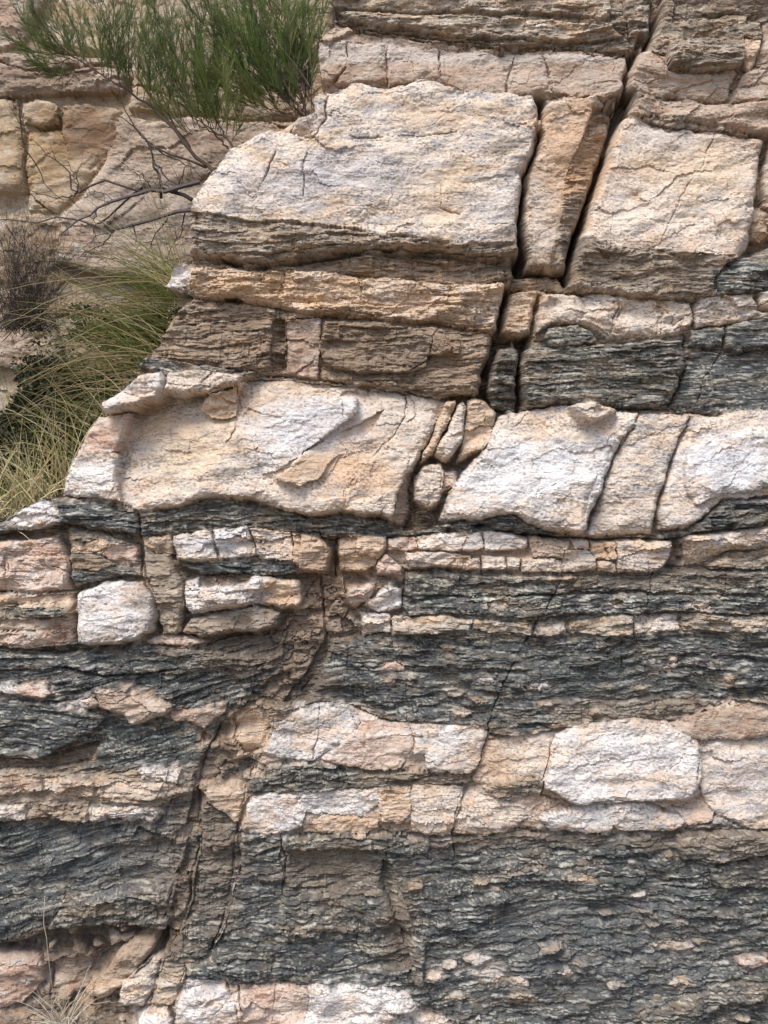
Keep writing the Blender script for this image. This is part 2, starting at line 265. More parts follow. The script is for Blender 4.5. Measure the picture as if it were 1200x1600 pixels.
R('d3t', 'd3', 'G', 16, "784,650 880,636 992,644 970,682 940,676 900,690 850,680 800,700 764,704 776,672", 'facet', e=(1, 6), soft=1, ty=.3)
R('d3c', None, 'Gg', 20, "1001,646 1080,649 1062,690 1050,722 1040,762 1026,800 1018,834 965,838 918,832 942,775 955,732 975,692",
  'rock_block', 'grey-cream block between two slanting cracks, right part of the bright bed', 'rock block', e=(12, 18), g=(1.8, 12), ty=.12, P=[(1000, 740, 8, .1, -.1), (1000, 700, 8, .06, .34)], group='blocks of the broad bright bed')
R('d3g', None, 'Gg', 20, "1083,650 1140,644 1200,638 1260,636 1260,790 1200,772 1130,782 1075,822 1030,826 1030,800 1044,762 1054,722 1066,690",
  'rock_block', 'white block at the right edge of the bright bed with a bulging bright face', 'rock block', e=(14, 20), g=(1.8, 12), ty=.16, group='blocks of the broad bright bed')
R('d3h', 'd3g', 'Gw', 38, "1076,698 1100,682 1140,674 1200,670 1260,668 1260,760 1200,762 1130,772 1085,790 1072,760 1068,725", 'bulge', 'bright bulging face', e=(14, 22), soft=1, ty=.12)
R('d3e', None, 'G', 44, "888,636 900,632 925,629 950,636 965,641 945,652 920,661 902,652", 'rock_flake', 'small flat cream flake lying on the top edge of the bright white block', 'rock', e=(9, 9), g=(1.6, 9))

# ---- dark thin layers under the bright bed
R('e1a', None, 'Sd', 6, "-60,836 8,817 35,791 65,778 110,781 150,784 214,800 222,852 200,842 160,832 104,818 92,832 40,846 -60,852",
  'rock_layer', 'dark thin schist ledge at the left edge, below the grass', 'rock layer', e=(8, 12), g=(2, 8), ty=.25)
R('e1w', 'e1a', 'Gw', 12, "14,816 38,794 64,782 92,790 96,806 70,822 40,826", 'facet', 'white worn patch of the ledge', e=(4, 10), soft=1, ty=.2)
R('e1b', None, 'S', 2, "216,800 275,793 320,780 352,778 400,785 450,802 490,808 526,802 560,804 600,812 626,828 660,826 685,816 720,818 690,834 640,838 560,840 520,840 460,829 380,823 270,833 222,838",
  'rock_layer', 'dark thin schist band under the cream block, left of centre', 'rock layer', e=(7, 9), g=(2, 9))
R('e2', None, 'Sd', 16, "684,816 750,812 800,804 850,828 900,838 965,840 1020,836 1076,824 1130,784 1200,774 1260,770 1260,818 1200,822 1100,832 1064,840 1035,844 940,845 870,840 785,834 720,832",
  'rock_layer', 'dark overhanging schist lip beneath the bright white blocks on the right', 'rock layer', e=(8, 12), g=(2, 8), P=[(900, 828, 4, 0, -.5)])
R('e2b', 'e2', 'S', 24, "1150,800 1200,786 1260,782 1260,812 1200,816 1150,822 1140,812", 'flat_rock', e=(8, 9), g=(1.6, 8))

# ---- banded brick-like layers
rr = random.Random(5)
def rubble(par, spots, jit, n, types):
    for i in range(n):
        u, v = spots[i % len(spots)]; u += rr.uniform(-jit, jit); v += rr.uniform(-jit, jit); a = rr.uniform(6, 15); b = a * rr.uniform(.5, .85); ph = rr.uniform(-.5, .5); m = rr.choice((5, 6, 7))
        w = []
        for k in range(m):
            t = k * math.tau / m + rr.uniform(-.3, .3); x, y = a * math.cos(t), b * math.sin(t)
            w.append('%.1f,%.1f' % (u + x * math.cos(ph) - y * math.sin(ph), v + x * math.sin(ph) + y * math.cos(ph)))
        R('rub', par, rr.choice(types), rr.uniform(-16, -6), ' '.join(w), 'rubble_stone', e=(7, 8), g=(1.4, 6), tx=rr.uniform(-.3, .3), ty=rr.uniform(0, .4))
R('f0', None, 'K', -22, "-60,845 104,818 222,838 520,840 640,838 720,834 1060,842 1064,888 940,896 760,892 640,892 628,950 600,1000 520,1000 440,985 300,1010 100,1020 -60,1012",
  'rock_layer', 'crumbly brown layer that fills the gaps behind the row of small pale blocks', 'rock layer', e=(4, 6), g=(0, 0))
rubble('f0', [(500,880),(516,860),(240,1000),(320,1002),(420,985),(460,960),(480,930),(520,990),(550,945),(615,945),(255,870),(640,880),(300,890)], 12, 34, ('Gb', 'M', 'Sb', 'Go', 'Sg'))
R('f1', None, 'Gp', 6, "-60,850 50,842 92,836 104,868 108,922 60,926 -60,926", 'rock_layer', 'pinkish cracked rock at the left edge beside the dark ledge', 'rock layer', e=(7, 8), g=(2, 8), group='banded rocks at the left edge')
for p in ("-60,852 50,844 92,838 102,866 60,868 10,866 -60,868", "-60,870 6,870 6,922 -60,924", "10,870 52,872 64,880 100,898 104,920 60,924 10,922", "54,870 102,870 104,894 70,882"):
    R('f1x', 'f1', 'Gp', 8, p, e=(6, 7), g=(1.4, 8), lam=1)
R('f1b', None, 'M', 2, "-60,928 108,925 118,985 120,1006 60,1012 -60,1008", 'rock_layer', 'brown and grey striped rock at the left edge, left of the cube-shaped block', 'rock layer', e=(5, 6), g=(1.6, 7), lam=2, group='banded rocks at the left edge')
for p, t in (("-60,931 106,928 110,944 -60,948", 'Go'), ("-60,950 110,947 114,962 -60,964", 'S'), ("-60,967 114,965 118,984 -60,988", 'Gb'), ("-60,991 118,987 119,1003 60,1009 -60,1005", 'Gp')):
    R('f1y', 'f1b', t, 6, p, 'rock_band', e=(5, 5), g=(1.2, 6))
R('f2', None, 'S', -2, "106,822 160,832 214,852 221,896 165,904 114,914 106,872", 'rock_block', 'dark layered block with small brown bricks on its front, above the cube-shaped block', 'rock block', e=(7, 9), g=(2, 9), lam=2)
for p, t in (("110,842 127,839 128,863 111,865", 'Go'), ("130,845 172,842 176,852 160,862 130,864", 'Go'), ("178,850 212,854 216,886 180,880 160,868", 'Gp'), ("108,826 160,835 210,852 172,840 128,836 110,838", 'Gb'),
             ("112,868 158,868 178,882 150,888 113,886", 'Sb'), ("114,890 150,890 216,890 218,896 165,902 115,910", 'Sd')):
    R('f2x', 'f2', t, 5, p, 'brick_piece', e=(5, 5), g=(1.2, 7))
R('f3', None, 'Gw', 30, "118,926 165,909 226,908 240,930 247,965 242,986 200,1006 142,1009 121,1006", 'rock_block', 'cube-shaped white block at the left, with a grey left side', 'rock block', e=(11, 12), g=(2, 12), P=[(140, 960, 4, .9, 0), (190, 940, 5, 0, .25)])
R('f4', None, 'M', 8, "220,846 262,858 270,882 284,910 288,945 284,986 252,1001 247,962 236,925 222,895", 'rock_block', 'smooth brown-grey sloping face right of the cube-shaped block', 'rock block', e=(6, 10), g=(2, 9), tx=.3)
R('f4t', None, 'Go', 4, "220,838 268,834 272,868 245,868 222,848", 'rock_block', 'small tan block on top of the sloping face, left of the short row', 'rock block', e=(7, 8), g=(1.8, 8))
R('f5', None, 'S', 2, "272,834 500,828 518,866 505,894 462,892 450,880 310,896 280,884", 'rock_layer', 'short row of four pale bricks of stone in the left middle', 'rock layer', e=(6, 8), g=(1.8, 8))
for p, t in (("271,836 332,829 340,873 275,875", 'Gg'), ("335,828 388,821 400,866 394,871 345,875", 'Gw'), ("392,826 455,829 460,876 403,873 399,858", 'Gg'), ("457,830 505,841 519,860 510,889 482,894 459,878", 'Go')):
    R('f5x', 'f5', t, 14, p, e=(7, 7), g=(1.4, 10), lam=2)
R('f5d', 'f5', 'Sd', 8, "284,880 345,879 460,880 470,894 400,896 312,897 296,890", 'flat_rock', 'dark thin slab under the row', e=(5, 6), g=(1.2, 7))
R('f6', None, 'Gw', 16, "288,908 310,900 400,898 470,904 476,945 445,952 405,945 345,954 300,962 290,948", 'rock_layer', 'pale block with a long shadowed notch, below the short row of four', 'rock layer', e=(8, 10), g=(1.8, 9), lam=2)
R('f6n', 'f6', 'K', -6, "310,900 400,896 388,910 350,914 312,918", 'notch', 'shadowed notch', e=(2, 4))
R('f6a', 'f6', 'Gw', 20, "287,906 306,906 306,919 290,921", e=(5, 5), g=(1.2, 8))
R('f6b', 'f6', 'Gw', 20, "291,922 311,921 312,947 293,948", e=(5, 5), g=(1.2, 8))
R('f6c', 'f6', 'Gw', 24, "314,921 388,912 406,902 412,920 404,944 345,950 315,948", e=(7, 8), g=(1.2, 6), lam=2)
R('f6d', 'f6', 'Go', 22, "410,903 440,900 471,906 474,944 446,950 408,943 416,922", e=(9, 12), g=(1, 5))
R('f7', None, 'M', 14, "284,985 300,966 345,957 400,947 442,956 432,978 400,986 340,992 300,990", 'flat_rock', 'grey-green speckled lens of rock under the notched pale block', 'rock slab', e=(9, 12), g=(2, 10))
R('f7b', None, 'Gp', 6, "224,1001 258,990 298,994 330,1000 290,1012 236,1006", 'flat_rock', 'little pinkish slab in the dark rubble right of the cube-shaped block', 'rock slab', e=(6, 7), g=(1.5, 7))
L = [("526,842 562,836 602,838 600,862 584,884 566,896 530,890", 'Go', 8, 'orange-white block right of the short row of four'),
     ("501,908 536,901 542,938 520,952 506,946", 'Gp', 6, 'purplish block near the top of the brown gully'),
     ("541,914 586,910 578,938 556,952 540,944", 'Gp', 10, 'rounded pink-white block next to the purplish block'),
     ("566,948 600,916 628,920 627,948 590,956", 'Gw', 12, 'bright white wedge next to the rounded pink-white block'),
     ("585,884 602,864 628,866 628,896 592,898", 'Gp', 14, 'small pink block at the left end of the long pale row'),
     ("562,958 610,956 611,988 566,994", 'Gg', 6, 'grey speckled block under the bright white wedge'),
     ("508,958 532,950 536,984 516,990 508,976", 'Gp', 0, 'little reddish stone under the purplish block')]
for p, t, h_, lb in L:
    R('f8', None, t, h_, p, 'rock_block', lb, 'rock block', e=(9, 9), g=(1.8, 10), group='small blocks round the top of the gully', lam=1)
R('f9', None, 'Gb', -2, "604,842 652,838 755,827 830,836 960,843 1050,843 1042,884 1030,894 960,896 876,896 720,892 632,890 604,862", 'rock_layer', 'long row of small pale brick-like blocks right of centre', 'rock layer', e=(6, 8), g=(1.8, 9))
for p, t in (("606,844 650,840 655,856 632,860 606,860", 'Gp'), ("652,839 680,834 752,828 754,858 705,862 656,858", 'Gw'), ("757,830 782,831 826,838 824,856 782,863 757,860", 'Gw'), ("828,838 860,842 893,845 880,873 832,870", 'Gb'),
          ("896,843 920,842 922,858 897,860", 'G'), ("924,846 960,846 962,874 925,874", 'Go'), ("964,844 1030,841 1047,846 1040,880 1028,892 966,892", 'Gg'), ("632,861 702,864 735,867 720,888 640,886", 'G'),
          ("723,870 748,871 748,888 724,890", 'G'), ("751,868 790,873 791,890 751,890", 'G'), ("794,872 812,874 811,890 794,888", 'G'), ("815,873 880,876 875,895 816,892", 'G'), ("882,862 921,861 930,874 928,892 878,893", 'G'),
          ("934,877 963,878 963,893 934,893", 'G')):
    R('f9x', 'f9', t, 12, p, e=(6, 6), g=(1.4, 9), lam=1)
R('f10', None, 'Gg', 10, "1066,838 1120,831 1200,823 1260,820 1260,856 1200,856 1140,862 1100,880 1065,888", 'rock_block', 'grey-cream block at the right end of the long pale row, beyond a dark gap', 'rock block', e=(9, 12), g=(2, 10), P=[(1120, 850, 3, .05, -.5)], lam=1)
R('f10b', 'f10', 'Sg', 4, "1102,882 1142,864 1200,858 1260,858 1260,884 1180,888 1110,890", 'schist_base', e=(5, 7), g=(1.4, 6))

# ---- the dark schist mass on the right
R('g1', None, 'Sd', -4, "520,995 560,996 612,990 628,952 632,893 760,894 940,898 1064,890 1100,888 1260,886 1260,1150 1110,1135 1000,1128 900,1136 865,1150 800,1160 745,1140 650,1132 560,1112 500,1104 470,1100 480,1060",
  'rock_layer', 'broad dark schist band right of the gully, speckled with pale grains', 'rock layer', e=(6, 14), g=(1.5, 6))
R('g1a', 'g1', 'S', 4, "634,896 760,897 900,900 1030,897 1100,892 1260,890 1260,930 1100,926 1000,922 850,926 760,930 680,932 640,940", 'schist_bed', 'brownish upper bed', e=(5, 8), g=(1, 5))
R('g1b', 'g1', 'Sd', 8, "632,948 700,934 830,930 1000,926 1100,930 1260,934 1260,958 1100,956 1000,956 830,962 700,958 640,962", 'schist_bed', 'dark upper bed', e=(6, 8), g=(1.2, 7))
for p, t in (("612,962 660,964 700,962 740,968 735,982 700,986 614,990", 'M'), ("742,968 830,970 832,992 790,990 738,983", 'M'), ("838,972 880,968 884,990 840,992", 'M'), ("888,968 985,960 984,992 930,990 888,990", 'M'),
             ("990,962 1060,958 1062,984 1020,986 988,990", 'Gg'), ("1066,958 1130,960 1260,961 1260,985 1130,984 1066,984", 'M')):
    R('g1c', 'g1', t, 4, p, 'pale_band', e=(4, 8), g=(.6, 2), lam=1)
R('g1d', 'g1', 'Sb', -2, "850,1132 870,1118 888,1126 884,1142 862,1146", 'brown_lens', e=(7, 8))
R('g1e', 'g1', 'Sg', 8, "1110,1118 1150,1094 1200,1090 1260,1094 1260,1110 1180,1112", 'flat_rock', e=(6, 8), g=(1.2, 6))

# ---- the lower pale bed
R('i0', None, 'Gb', -1, "408,1176 428,1138 466,1102 555,1102 600,1126 655,1129 755,1130 764,1158 800,1149 866,1142 900,1130 1000,1122 1060,1126 1140,1096 1260,1100 1260,1302 1172,1296 1118,1274 1080,1294 1050,1300 860,1300 812,1294 704,1307 640,1302 590,1300 496,1306 440,1300 376,1298 366,1284 322,1270 318,1226 370,1220 390,1240 400,1200",
  'rock_layer', 'tan rock of the lower pale bed showing between its white blocks', 'rock layer', e=(4, 10), g=(1, 4))
L = [("412,1172 430,1140 468,1106 500,1100 554,1106 562,1130 532,1162 490,1186 436,1182", 'Gw', 8, 'cracked white block at the left end of the lower pale bed'),
     ("557,1110 600,1129 650,1132 655,1150 644,1178 624,1200 600,1203 546,1196 500,1186 536,1164 564,1132", 'Gp', 11, 'pinkish white block second from the left in the lower pale bed'),
     ("652,1134 690,1136 750,1133 760,1146 746,1196 730,1206 700,1207 668,1198 664,1178 648,1180", 'Gw', 15, 'white square block left of the diagonal crack in the lower pale bed'),
     ("764,1162 800,1152 862,1144 867,1180 860,1210 846,1244 800,1248 775,1246 754,1226 740,1216", 'G', 8, 'cream block between the diagonal crack and the widest white bulge'),
     ("868,1150 900,1134 1000,1127 1050,1132 1090,1160 1096,1200 1090,1222 1076,1244 1010,1250 950,1254 905,1257 870,1238 852,1232 864,1200", 'Gw', 18, 'widest white bulging block low on the right'),
     ("1052,1130 1110,1102 1140,1098 1200,1100 1260,1108 1260,1148 1120,1156 1092,1158", 'Gb', 8, 'brownish flat slab above the right end of the lower pale bed'),
     ("1097,1162 1120,1158 1260,1150 1260,1300 1172,1292 1116,1268 1100,1240 1096,1222 1100,1200", 'Gg', 6, 'grey-white block with a net of fine cracks at the right edge, low down')]
for i, (p, t, h_, lb) in enumerate(L):
    R('i1', None, t, h_, p, 'rock_block', lb, 'rock block', e=(14, 18), g=(1.8, 9), ty=.08, group='blocks of the lower pale bed')
R('i2', None, 'S', -2, "420,1196 500,1190 545,1200 620,1206 668,1202 735,1210 738,1226 640,1228 540,1234 464,1234 400,1240 384,1226", 'rock_layer', 'thin dark schist strip between two rows of pale blocks, low in the middle', 'rock layer', e=(6, 8), g=(1.6, 8))
for p in ("540,1204 620,1210 700,1210 734,1213 732,1225 640,1226 548,1230", "450,1200 538,1202 540,1228 470,1230"):
    R('i2x', 'i2', 'S', 0, p, 'flat_rock', e=(5, 6), g=(1.2, 6))
R('i2c', None, 'Sg', 6, "756,1228 800,1212 846,1214 850,1240 800,1250 776,1246", 'flat_rock', 'dark mossy-grey base under the cream block beside the diagonal crack', 'rock slab', e=(8, 10), g=(1.4, 7))
L = [("466,1238 500,1234 592,1233 594,1256 560,1276 500,1272 480,1270", 'Gw', 8, 'long white block in the lower row, left of centre'),
     ("490,1284 508,1272 560,1278 590,1282 592,1296 556,1302 496,1303", 'Go', 6, 'orange bun-shaped block under the long white block'),
     ("596,1234 640,1231 638,1268 622,1284 598,1282 594,1262", 'Go', 10, 'small orange block in the lower row, left of the two square cream blocks'),
     ("644,1231 724,1229 716,1268 704,1304 672,1304 644,1297 640,1274", 'G', 9, 'square cream block just left of the diagonal crack in the lower row'),
     ("734,1232 774,1252 830,1262 828,1276 810,1290 760,1302 708,1303 718,1268", 'G', 5, 'low cream block right of the diagonal crack in the lower row'),
     ("837,1272 896,1262 944,1260 955,1276 956,1294 920,1298 862,1296", 'Gw', 8, 'flat white ribbon block under the widest bulge, left one of two'),
     ("951,1262 1010,1258 1060,1272 1074,1286 1050,1298 966,1298 957,1280", 'Gw', 9, 'flat white ribbon block under the widest bulge, right one of two'),
     ("1056,1264 1112,1270 1130,1290 1076,1290 1064,1276", 'Gp', 6, 'small pinkish slab right of the two flat white ribbon blocks'),
     ("321,1228 340,1222 369,1222 384,1246 368,1282 340,1280 324,1266", 'Go', 10, 'pale orange block standing alone right of the gully'),
     ("388,1262 398,1246 430,1240 465,1244 478,1268 468,1290 440,1298 396,1300 376,1294", 'Gw', 10, 'white-grey rough block right of the lone pale orange block')]
for p, t, h_, lb in L:
    R('i3', None, t, h_, p, 'rock_block', lb, 'rock block', e=(10, 11), g=(1.6, 9), group='lower row of pale blocks', lam=1)
R('i3m', None, 'Gb', 0, "775,1250 850,1236 905,1260 837,1268 826,1262", 'flat_rock', 'dull tan sliver between the cream blocks and the white ribbon', 'rock slab', e=(5, 7), g=(1.2, 6))

# ---- dark schist low left, with its pale lenses
R('h1', None, 'Sd', -6, "-60,1014 100,1020 230,1008 300,1014 440,990 480,1010 470,1060 400,1090 350,1130 322,1180 300,1240 296,1320 276,1400 262,1450 200,1442 100,1446 -60,1490",
  'rock_layer', 'dark schist mass low on the left, beside the brown gully', 'rock layer', e=(3, 16), g=(.8, 4), tilt=.22)
R('h1a', 'h1', 'Sd', 2, "-60,1018 100,1024 220,1014 330,1016 420,1026 400,1044 300,1050 160,1050 100,1040 -60,1060", 'schist_bed', 'black upper bed', e=(6, 9), g=(1.4, 7))
R('h1b', 'h1', 'Sd', 8, "-60,1092 60,1094 130,1104 164,1122 150,1142 110,1160 60,1184 -60,1184", 'schist_bed', 'dark jutting bed', e=(9, 12), g=(1.6, 10))
R('h1c', 'h1', 'Sb', -24, "-60,1188 60,1185 110,1170 150,1164 140,1190 70,1200 -60,1204", 'recess', 'brown recess under the jutting bed', e=(2, 4))
R('h1k', 'h1', 'S', -14, "215,1290 260,1300 285,1320 268,1400 230,1430 190,1400 190,1340", 'dusty_hollow', 'smooth dusty brown hollow', e=(-9, 34), soft=1)
R('h1s', 'h1', 'S', -1, "80,1446 100,1400 180,1390 268,1380 266,1410 200,1440 174,1436 130,1444 100,1442", 'rock_ledge', 'overhanging ledge above the dark hollow', e=(9, 10), g=(1.4, 8))
for p, t, n in (("-60,1066 20,1066 30,1068 22,1084 -60,1086", 'Gw', 0), ("20,1072 74,1066 84,1082 60,1088 24,1085", 'Gp', 0), ("88,1098 145,1086 156,1098 140,1106 100,1106", 'Gw', 0),
             ("150,1078 200,1072 250,1090 276,1100 262,1114 226,1128 208,1132 196,1118 160,1106", 'Gb', 6), ("262,1104 300,1108 340,1098 366,1088 352,1112 320,1138 302,1128 270,1122", 'Gb', 0)):
    R('h2', 'h1', t, 12 + n, p, 'pale_lens', e=(9, 9), g=(1, 5))
R('h3', None, 'M', 4, "-60,1200 70,1206 150,1214 215,1198 280,1200 296,1238 250,1256 262,1270 240,1282 140,1280 -60,1282", 'rock_layer', 'broken pale brown row of blocks across the dark schist at the lower left', 'rock layer', e=(7, 9), g=(1.6, 8))
for p, t in (("-60,1204 68,1208 70,1238 -60,1244", 'Gb'), ("72,1216 148,1216 148,1246 76,1250", 'G'), ("152,1218 270,1221 288,1236 240,1250 152,1245", 'G'), ("214,1198 284,1202 276,1222 220,1214", 'Gw'),
             ("-60,1256 40,1256 42,1278 -60,1278", 'Gg'), ("146,1262 250,1260 258,1270 240,1279 150,1276", 'Gw'), ("52,1254 140,1254 142,1276 48,1276", 'Sb')):
    R('h3x', 'h3', t, 10, p, e=(7, 8), g=(1.4, 8), lam=2)

# ---- brown gully and bottom left
R('q1', None, 'K', -20, "500,896 530,900 548,950 514,1000 490,1050 450,1085 420,1110 408,1150 400,1200 384,1226 330,1224 318,1260 312,1320 300,1400 280,1460 258,1450 272,1400 290,1320 298,1240 318,1180 344,1130 400,1086 440,1040 446,985",
  'gully', 'crumbling brown gully running down from the small blocks to the lower left', 'gully', e=(-9, 42), g=(0, 0))
rubble('q1', [(515,930),(500,960),(500,1000),(480,1030),(460,1060),(430,1080),(400,1090),(440,1010),(470,990),(380,1180),(390,1210),(360,1200),(340,1190),(300,1300),(290,1370),(276,1430),(330,1150),(410,1140),(350,1210)], 14, 54, ('S', 'M', 'Sb', 'Gb', 'Go', 'Sg'))
R('q1a', 'q1', 'S', -24, "514,985 520,1000 500,1060 470,1100 440,1096 480,1046", 'schist_rib', 'dark rubble rib', e=(8, 12), soft=1)
R('q1b', 'q1', 'Go', -16, "364,1112 398,1096 412,1104 424,1130 410,1170 384,1176 366,1150", 'rock_block', 'orange crumbly block at the bend', e=(10, 14), g=(1, 5))
R('q1c', 'q1', 'Gb', -18, "300,1210 318,1196 340,1200 346,1212 330,1222 304,1222", 'stone', 'brown stone jammed in the bend', e=(8, 9), g=(1.4, 8))
R('q2', None, 'S', -12, "318,1262 330,1284 380,1300 372,1360 360,1400 350,1450 328,1490 300,1500 276,1492 262,1474 284,1456 302,1400 314,1320", 'rock_layer', 'upright dark column of crumbled schist right of the gully', 'rock layer', e=(6, 20), g=(1, 5))
R('q2a', 'q2', 'S', -2, "320,1240 368,1286 374,1312 340,1326 316,1316", 'rock_block', 'dark block under the lone orange block', e=(9, 10), g=(1.2, 7))
R('q3', None, 'K', -34, "-60,1490 100,1448 180,1442 262,1456 256,1490 222,1520 190,1560 212,1600 220,1700 -60,1700", 'hollow', 'shadowed brown hollow in the bottom left corner, behind the dry twigs', 'hollow', e=(2, 20), ty=.25)
rubble('q3', [(110,1570),(150,1580),(190,1590),(60,1590),(130,1480),(170,1470),(200,1460),(100,1470)], 18, 22, ('Gb', 'K', 'Sb'))
R('k0', None, 'Gp', -6, "-60,1486 60,1486 74,1500 70,1530 36,1566 -60,1600", 'boulder', 'pale pinkish orange boulder at the bottom left edge', 'boulder', e=(16, 24), g=(2, 8))
R('k0b', None, 'Gb', -30, "76,1500 120,1480 160,1484 140,1520 120,1540 80,1552", 'boulder', 'dusty brown rock in the hollow between the two orange boulders', 'boulder', e=(12, 20), g=(1, 5))
R('k1', None, 'Go', -2, "252,1452 246,1474 216,1510 196,1540 170,1557 142,1554 132,1545 146,1524 172,1504 192,1476 220,1458", 'boulder', 'long slanting orange-brown boulder in the bottom left hollow', 'boulder', e=(16, 18), g=(2, 8))
R('k2', None, 'G', 4, "258,1488 240,1530 232,1562 224,1572 198,1575 184,1566 190,1546 216,1510 236,1494", 'boulder', 'cream boulder right of the long slanting orange one', 'boulder', e=(12, 13), g=(1.8, 9))
R('k3', None, 'M', -2, "260,1492 288,1508 284,1540 266,1572 234,1566 242,1532", 'boulder', 'grey-cream rock behind the cream boulder', 'boulder', e=(9, 10), g=(1.6, 8))
R('k4', None, 'Gw', 16, "218,1590 236,1574 262,1574 270,1588 264,1610 250,1700 222,1700", 'stone', 'small white stone at the bottom edge, left of the pale bottom ledge', 'stone', e=(8, 8), g=(1.6, 9))

# ---- dark schist low right
R('j1', None, 'Sd', -6, "376,1298 496,1306 600,1300 672,1307 704,1307 760,1305 812,1294 862,1299 966,1301 1050,1301 1080,1294 1118,1272 1172,1296 1260,1304 1260,1700 720,1700 655,1584 640,1548 480,1538 352,1538 290,1528 288,1506 330,1492 352,1450 362,1400 374,1360",
  'rock_layer', 'great dark grey schist mass filling the lower right, dotted with pale eye-shaped grains', 'rock layer', e=(6, 12), g=(2, 9), tilt=.06)
R('j1f', 'j1', 'S', -19, "436,1328 500,1322 590,1318 604,1340 570,1366 520,1386 470,1392 446,1380", 'recess', 'brown sheltered recess', e=(-12, 46), soft=1)
R('j1g', 'j1', 'S', -8, "596,1340 612,1352 636,1420 664,1482 662,1540 650,1530 632,1470 612,1420 596,1376", 'joint_face', 'brown joint face stepping up to the right', tx=.8, e=(0, 4), soft=1)
R('j1h', 'j1', 'S', 0, "440,1404 520,1392 580,1372 600,1390 620,1440 560,1450 480,1462 432,1450", 'schist_bed', e=(7, 12), soft=1)
R('j1b', 'j1', 'S', 12, "1056,1304 1120,1298 1200,1300 1260,1306 1260,1334 1196,1338 1150,1346 1066,1343", 'flat_rock', 'dark slab with a bright edge', e=(8, 9), g=(1.6, 9))
R('j1c', 'j1', 'S', 10, "1106,1354 1140,1348 1200,1340 1260,1340 1260,1384 1140,1388 1112,1380", 'flat_rock', e=(9, 10), g=(1.6, 10))
R('j1d', 'j1', 'S', -2, "1000,1580 1060,1560 1140,1530 1260,1510 1260,1560 1160,1566 1060,1600 1010,1620", 'brown_ledge', e=(5, 14), soft=1)
R('j1e', 'j1', 'S', 4, "440,1306 600,1302 640,1310 600,1326 520,1324 444,1326", 'flat_rock', e=(7, 8), g=(1.4, 8))
for i, (u, v, a, b, t) in enumerate([(905,1370,27,7,'M'),(995,1396,10,5,'G'),(859,1475,17,8,'M'),(745,1498,20,10,'Gw'),(766,1521,23,12,'Gw'),(811,1530,17,11,'Gw'),(705,1507,11,8,'G'),(677,1522,11,8,'G'),(885,1520,13,9,'G'),
    (1050,1478,32,10,'Gg'),(1178,1500,22,13,'Gp'),(714,1556,16,8,'M'),(1132,1333,14,6,'Gw'),(812,1555,18,6,'M'),(1020,1440,12,5,'M'),(950,1425,11,5,'M'),(752,1376,10,5,'M'),(650,1381,10,6,'M'),(836,1350,12,4,'Gb'),(905,1502,10,7,'M'),(960,1536,14,7,'M'),(1060,1536,14,9,'M'),(1010,1420,9,5,'M')]):
    w = [(math.cos(k * math.tau / 9) * (1 + .18 * math.sin(k * 2.3 + i)), math.sin(k * math.tau / 9) * (1 + .18 * math.cos(k * 1.7 + i))) for k in range(9)]
    R('clast', 'j1', t, 3.5, ' '.join('%.1f,%.1f' % (u + 1.15 * a * p, v + .85 * b * q) for p, q in w), 'pale_grain', e=(8, 8))
for i, (u, v, a, b, t) in enumerate([(614,1042,20,8,'Gp'),(645,1056,8,5,'M'),(712,1081,18,8,'M'),(828,1074,12,5,'G'),(849,1072,12,5,'Gw'),(1040,1042,13,8,'Gw'),(1052,1030,9,6,'G'),(948,950,10,5,'Gw'),(962,941,9,6,'G'),(1094,947,16,7,'G'),
    (780,945,17,10,'M'),(622,966,12,7,'G'),(930,1112,12,6,'M'),(1138,1057,8,7,'M'),(720,1112,16,8,'M'),(700,1010,14,6,'M'),(1120,930,9,5,'M'),(855,1100,12,5,'M'),(610,1062,8,5,'M'),(1000,1075,12,5,'M')]):
    w = [(math.cos(k * math.tau / 9) * (1 + .18 * math.sin(k * 2.3 + i)), math.sin(k * math.tau / 9) * (1 + .18 * math.cos(k * 1.7 + i))) for k in range(9)]
    R('clast', 'g1', t, 4, ' '.join('%.1f,%.1f' % (u + a * p, v + b * q) for p, q in w), 'pale_grain', e=(8, 8))
for i in range(46):
    in_j = i < 26
    u, v = (rr.uniform(690, 1190), rr.uniform(1330, 1590)) if in_j else (rr.uniform(590, 1190), rr.uniform(1000, 1120))
    a = 4.5 + 9 * rr.random() ** 2; b = a * rr.uniform(.25, .42)
    R('clast', 'j1' if in_j else 'g1', rr.choice(('M', 'M', 'Gg', 'M', 'G')), 1.2, ' '.join('%.1f,%.1f' % (u + a * math.cos(k * math.tau / 7) * rr.uniform(.8, 1.2), v + b * math.sin(k * math.tau / 7) * rr.uniform(.8, 1.2)) for k in range(7)), 'pale_grain', e=(6, 8), g=(1, 4))
L = [("284,1546 292,1532 350,1540 358,1552 370,1578 366,1700 272,1700 272,1600", 'Gw', 4, 'cracked white block at the bottom edge, left end of the pale bottom ledge'),
     ("360,1544 382,1540 478,1540 484,1560 476,1590 480,1700 370,1700 373,1578", 'Gp', 3, 'pinkish block at the bottom edge, middle of the pale bottom ledge'),
     ("482,1541 560,1540 638,1550 654,1586 640,1600 640,1700 484,1700 480,1592 488,1562", 'Gw', 4, 'white and orange block at the bottom edge, right part of the pale bottom ledge'),
     ("600,1578 656,1586 700,1594 724,1700 644,1700 644,1600", 'Gg', 0, 'flat grey-white tip where the pale bottom ledge dives under dark schist')]
for p, t, h_, lb in L:
    R('k5', None, t, h_, p, 'rock_block', lb, 'rock block', e=(12, 14), g=(1.8, 9), group='pale ledge along the bottom edge')

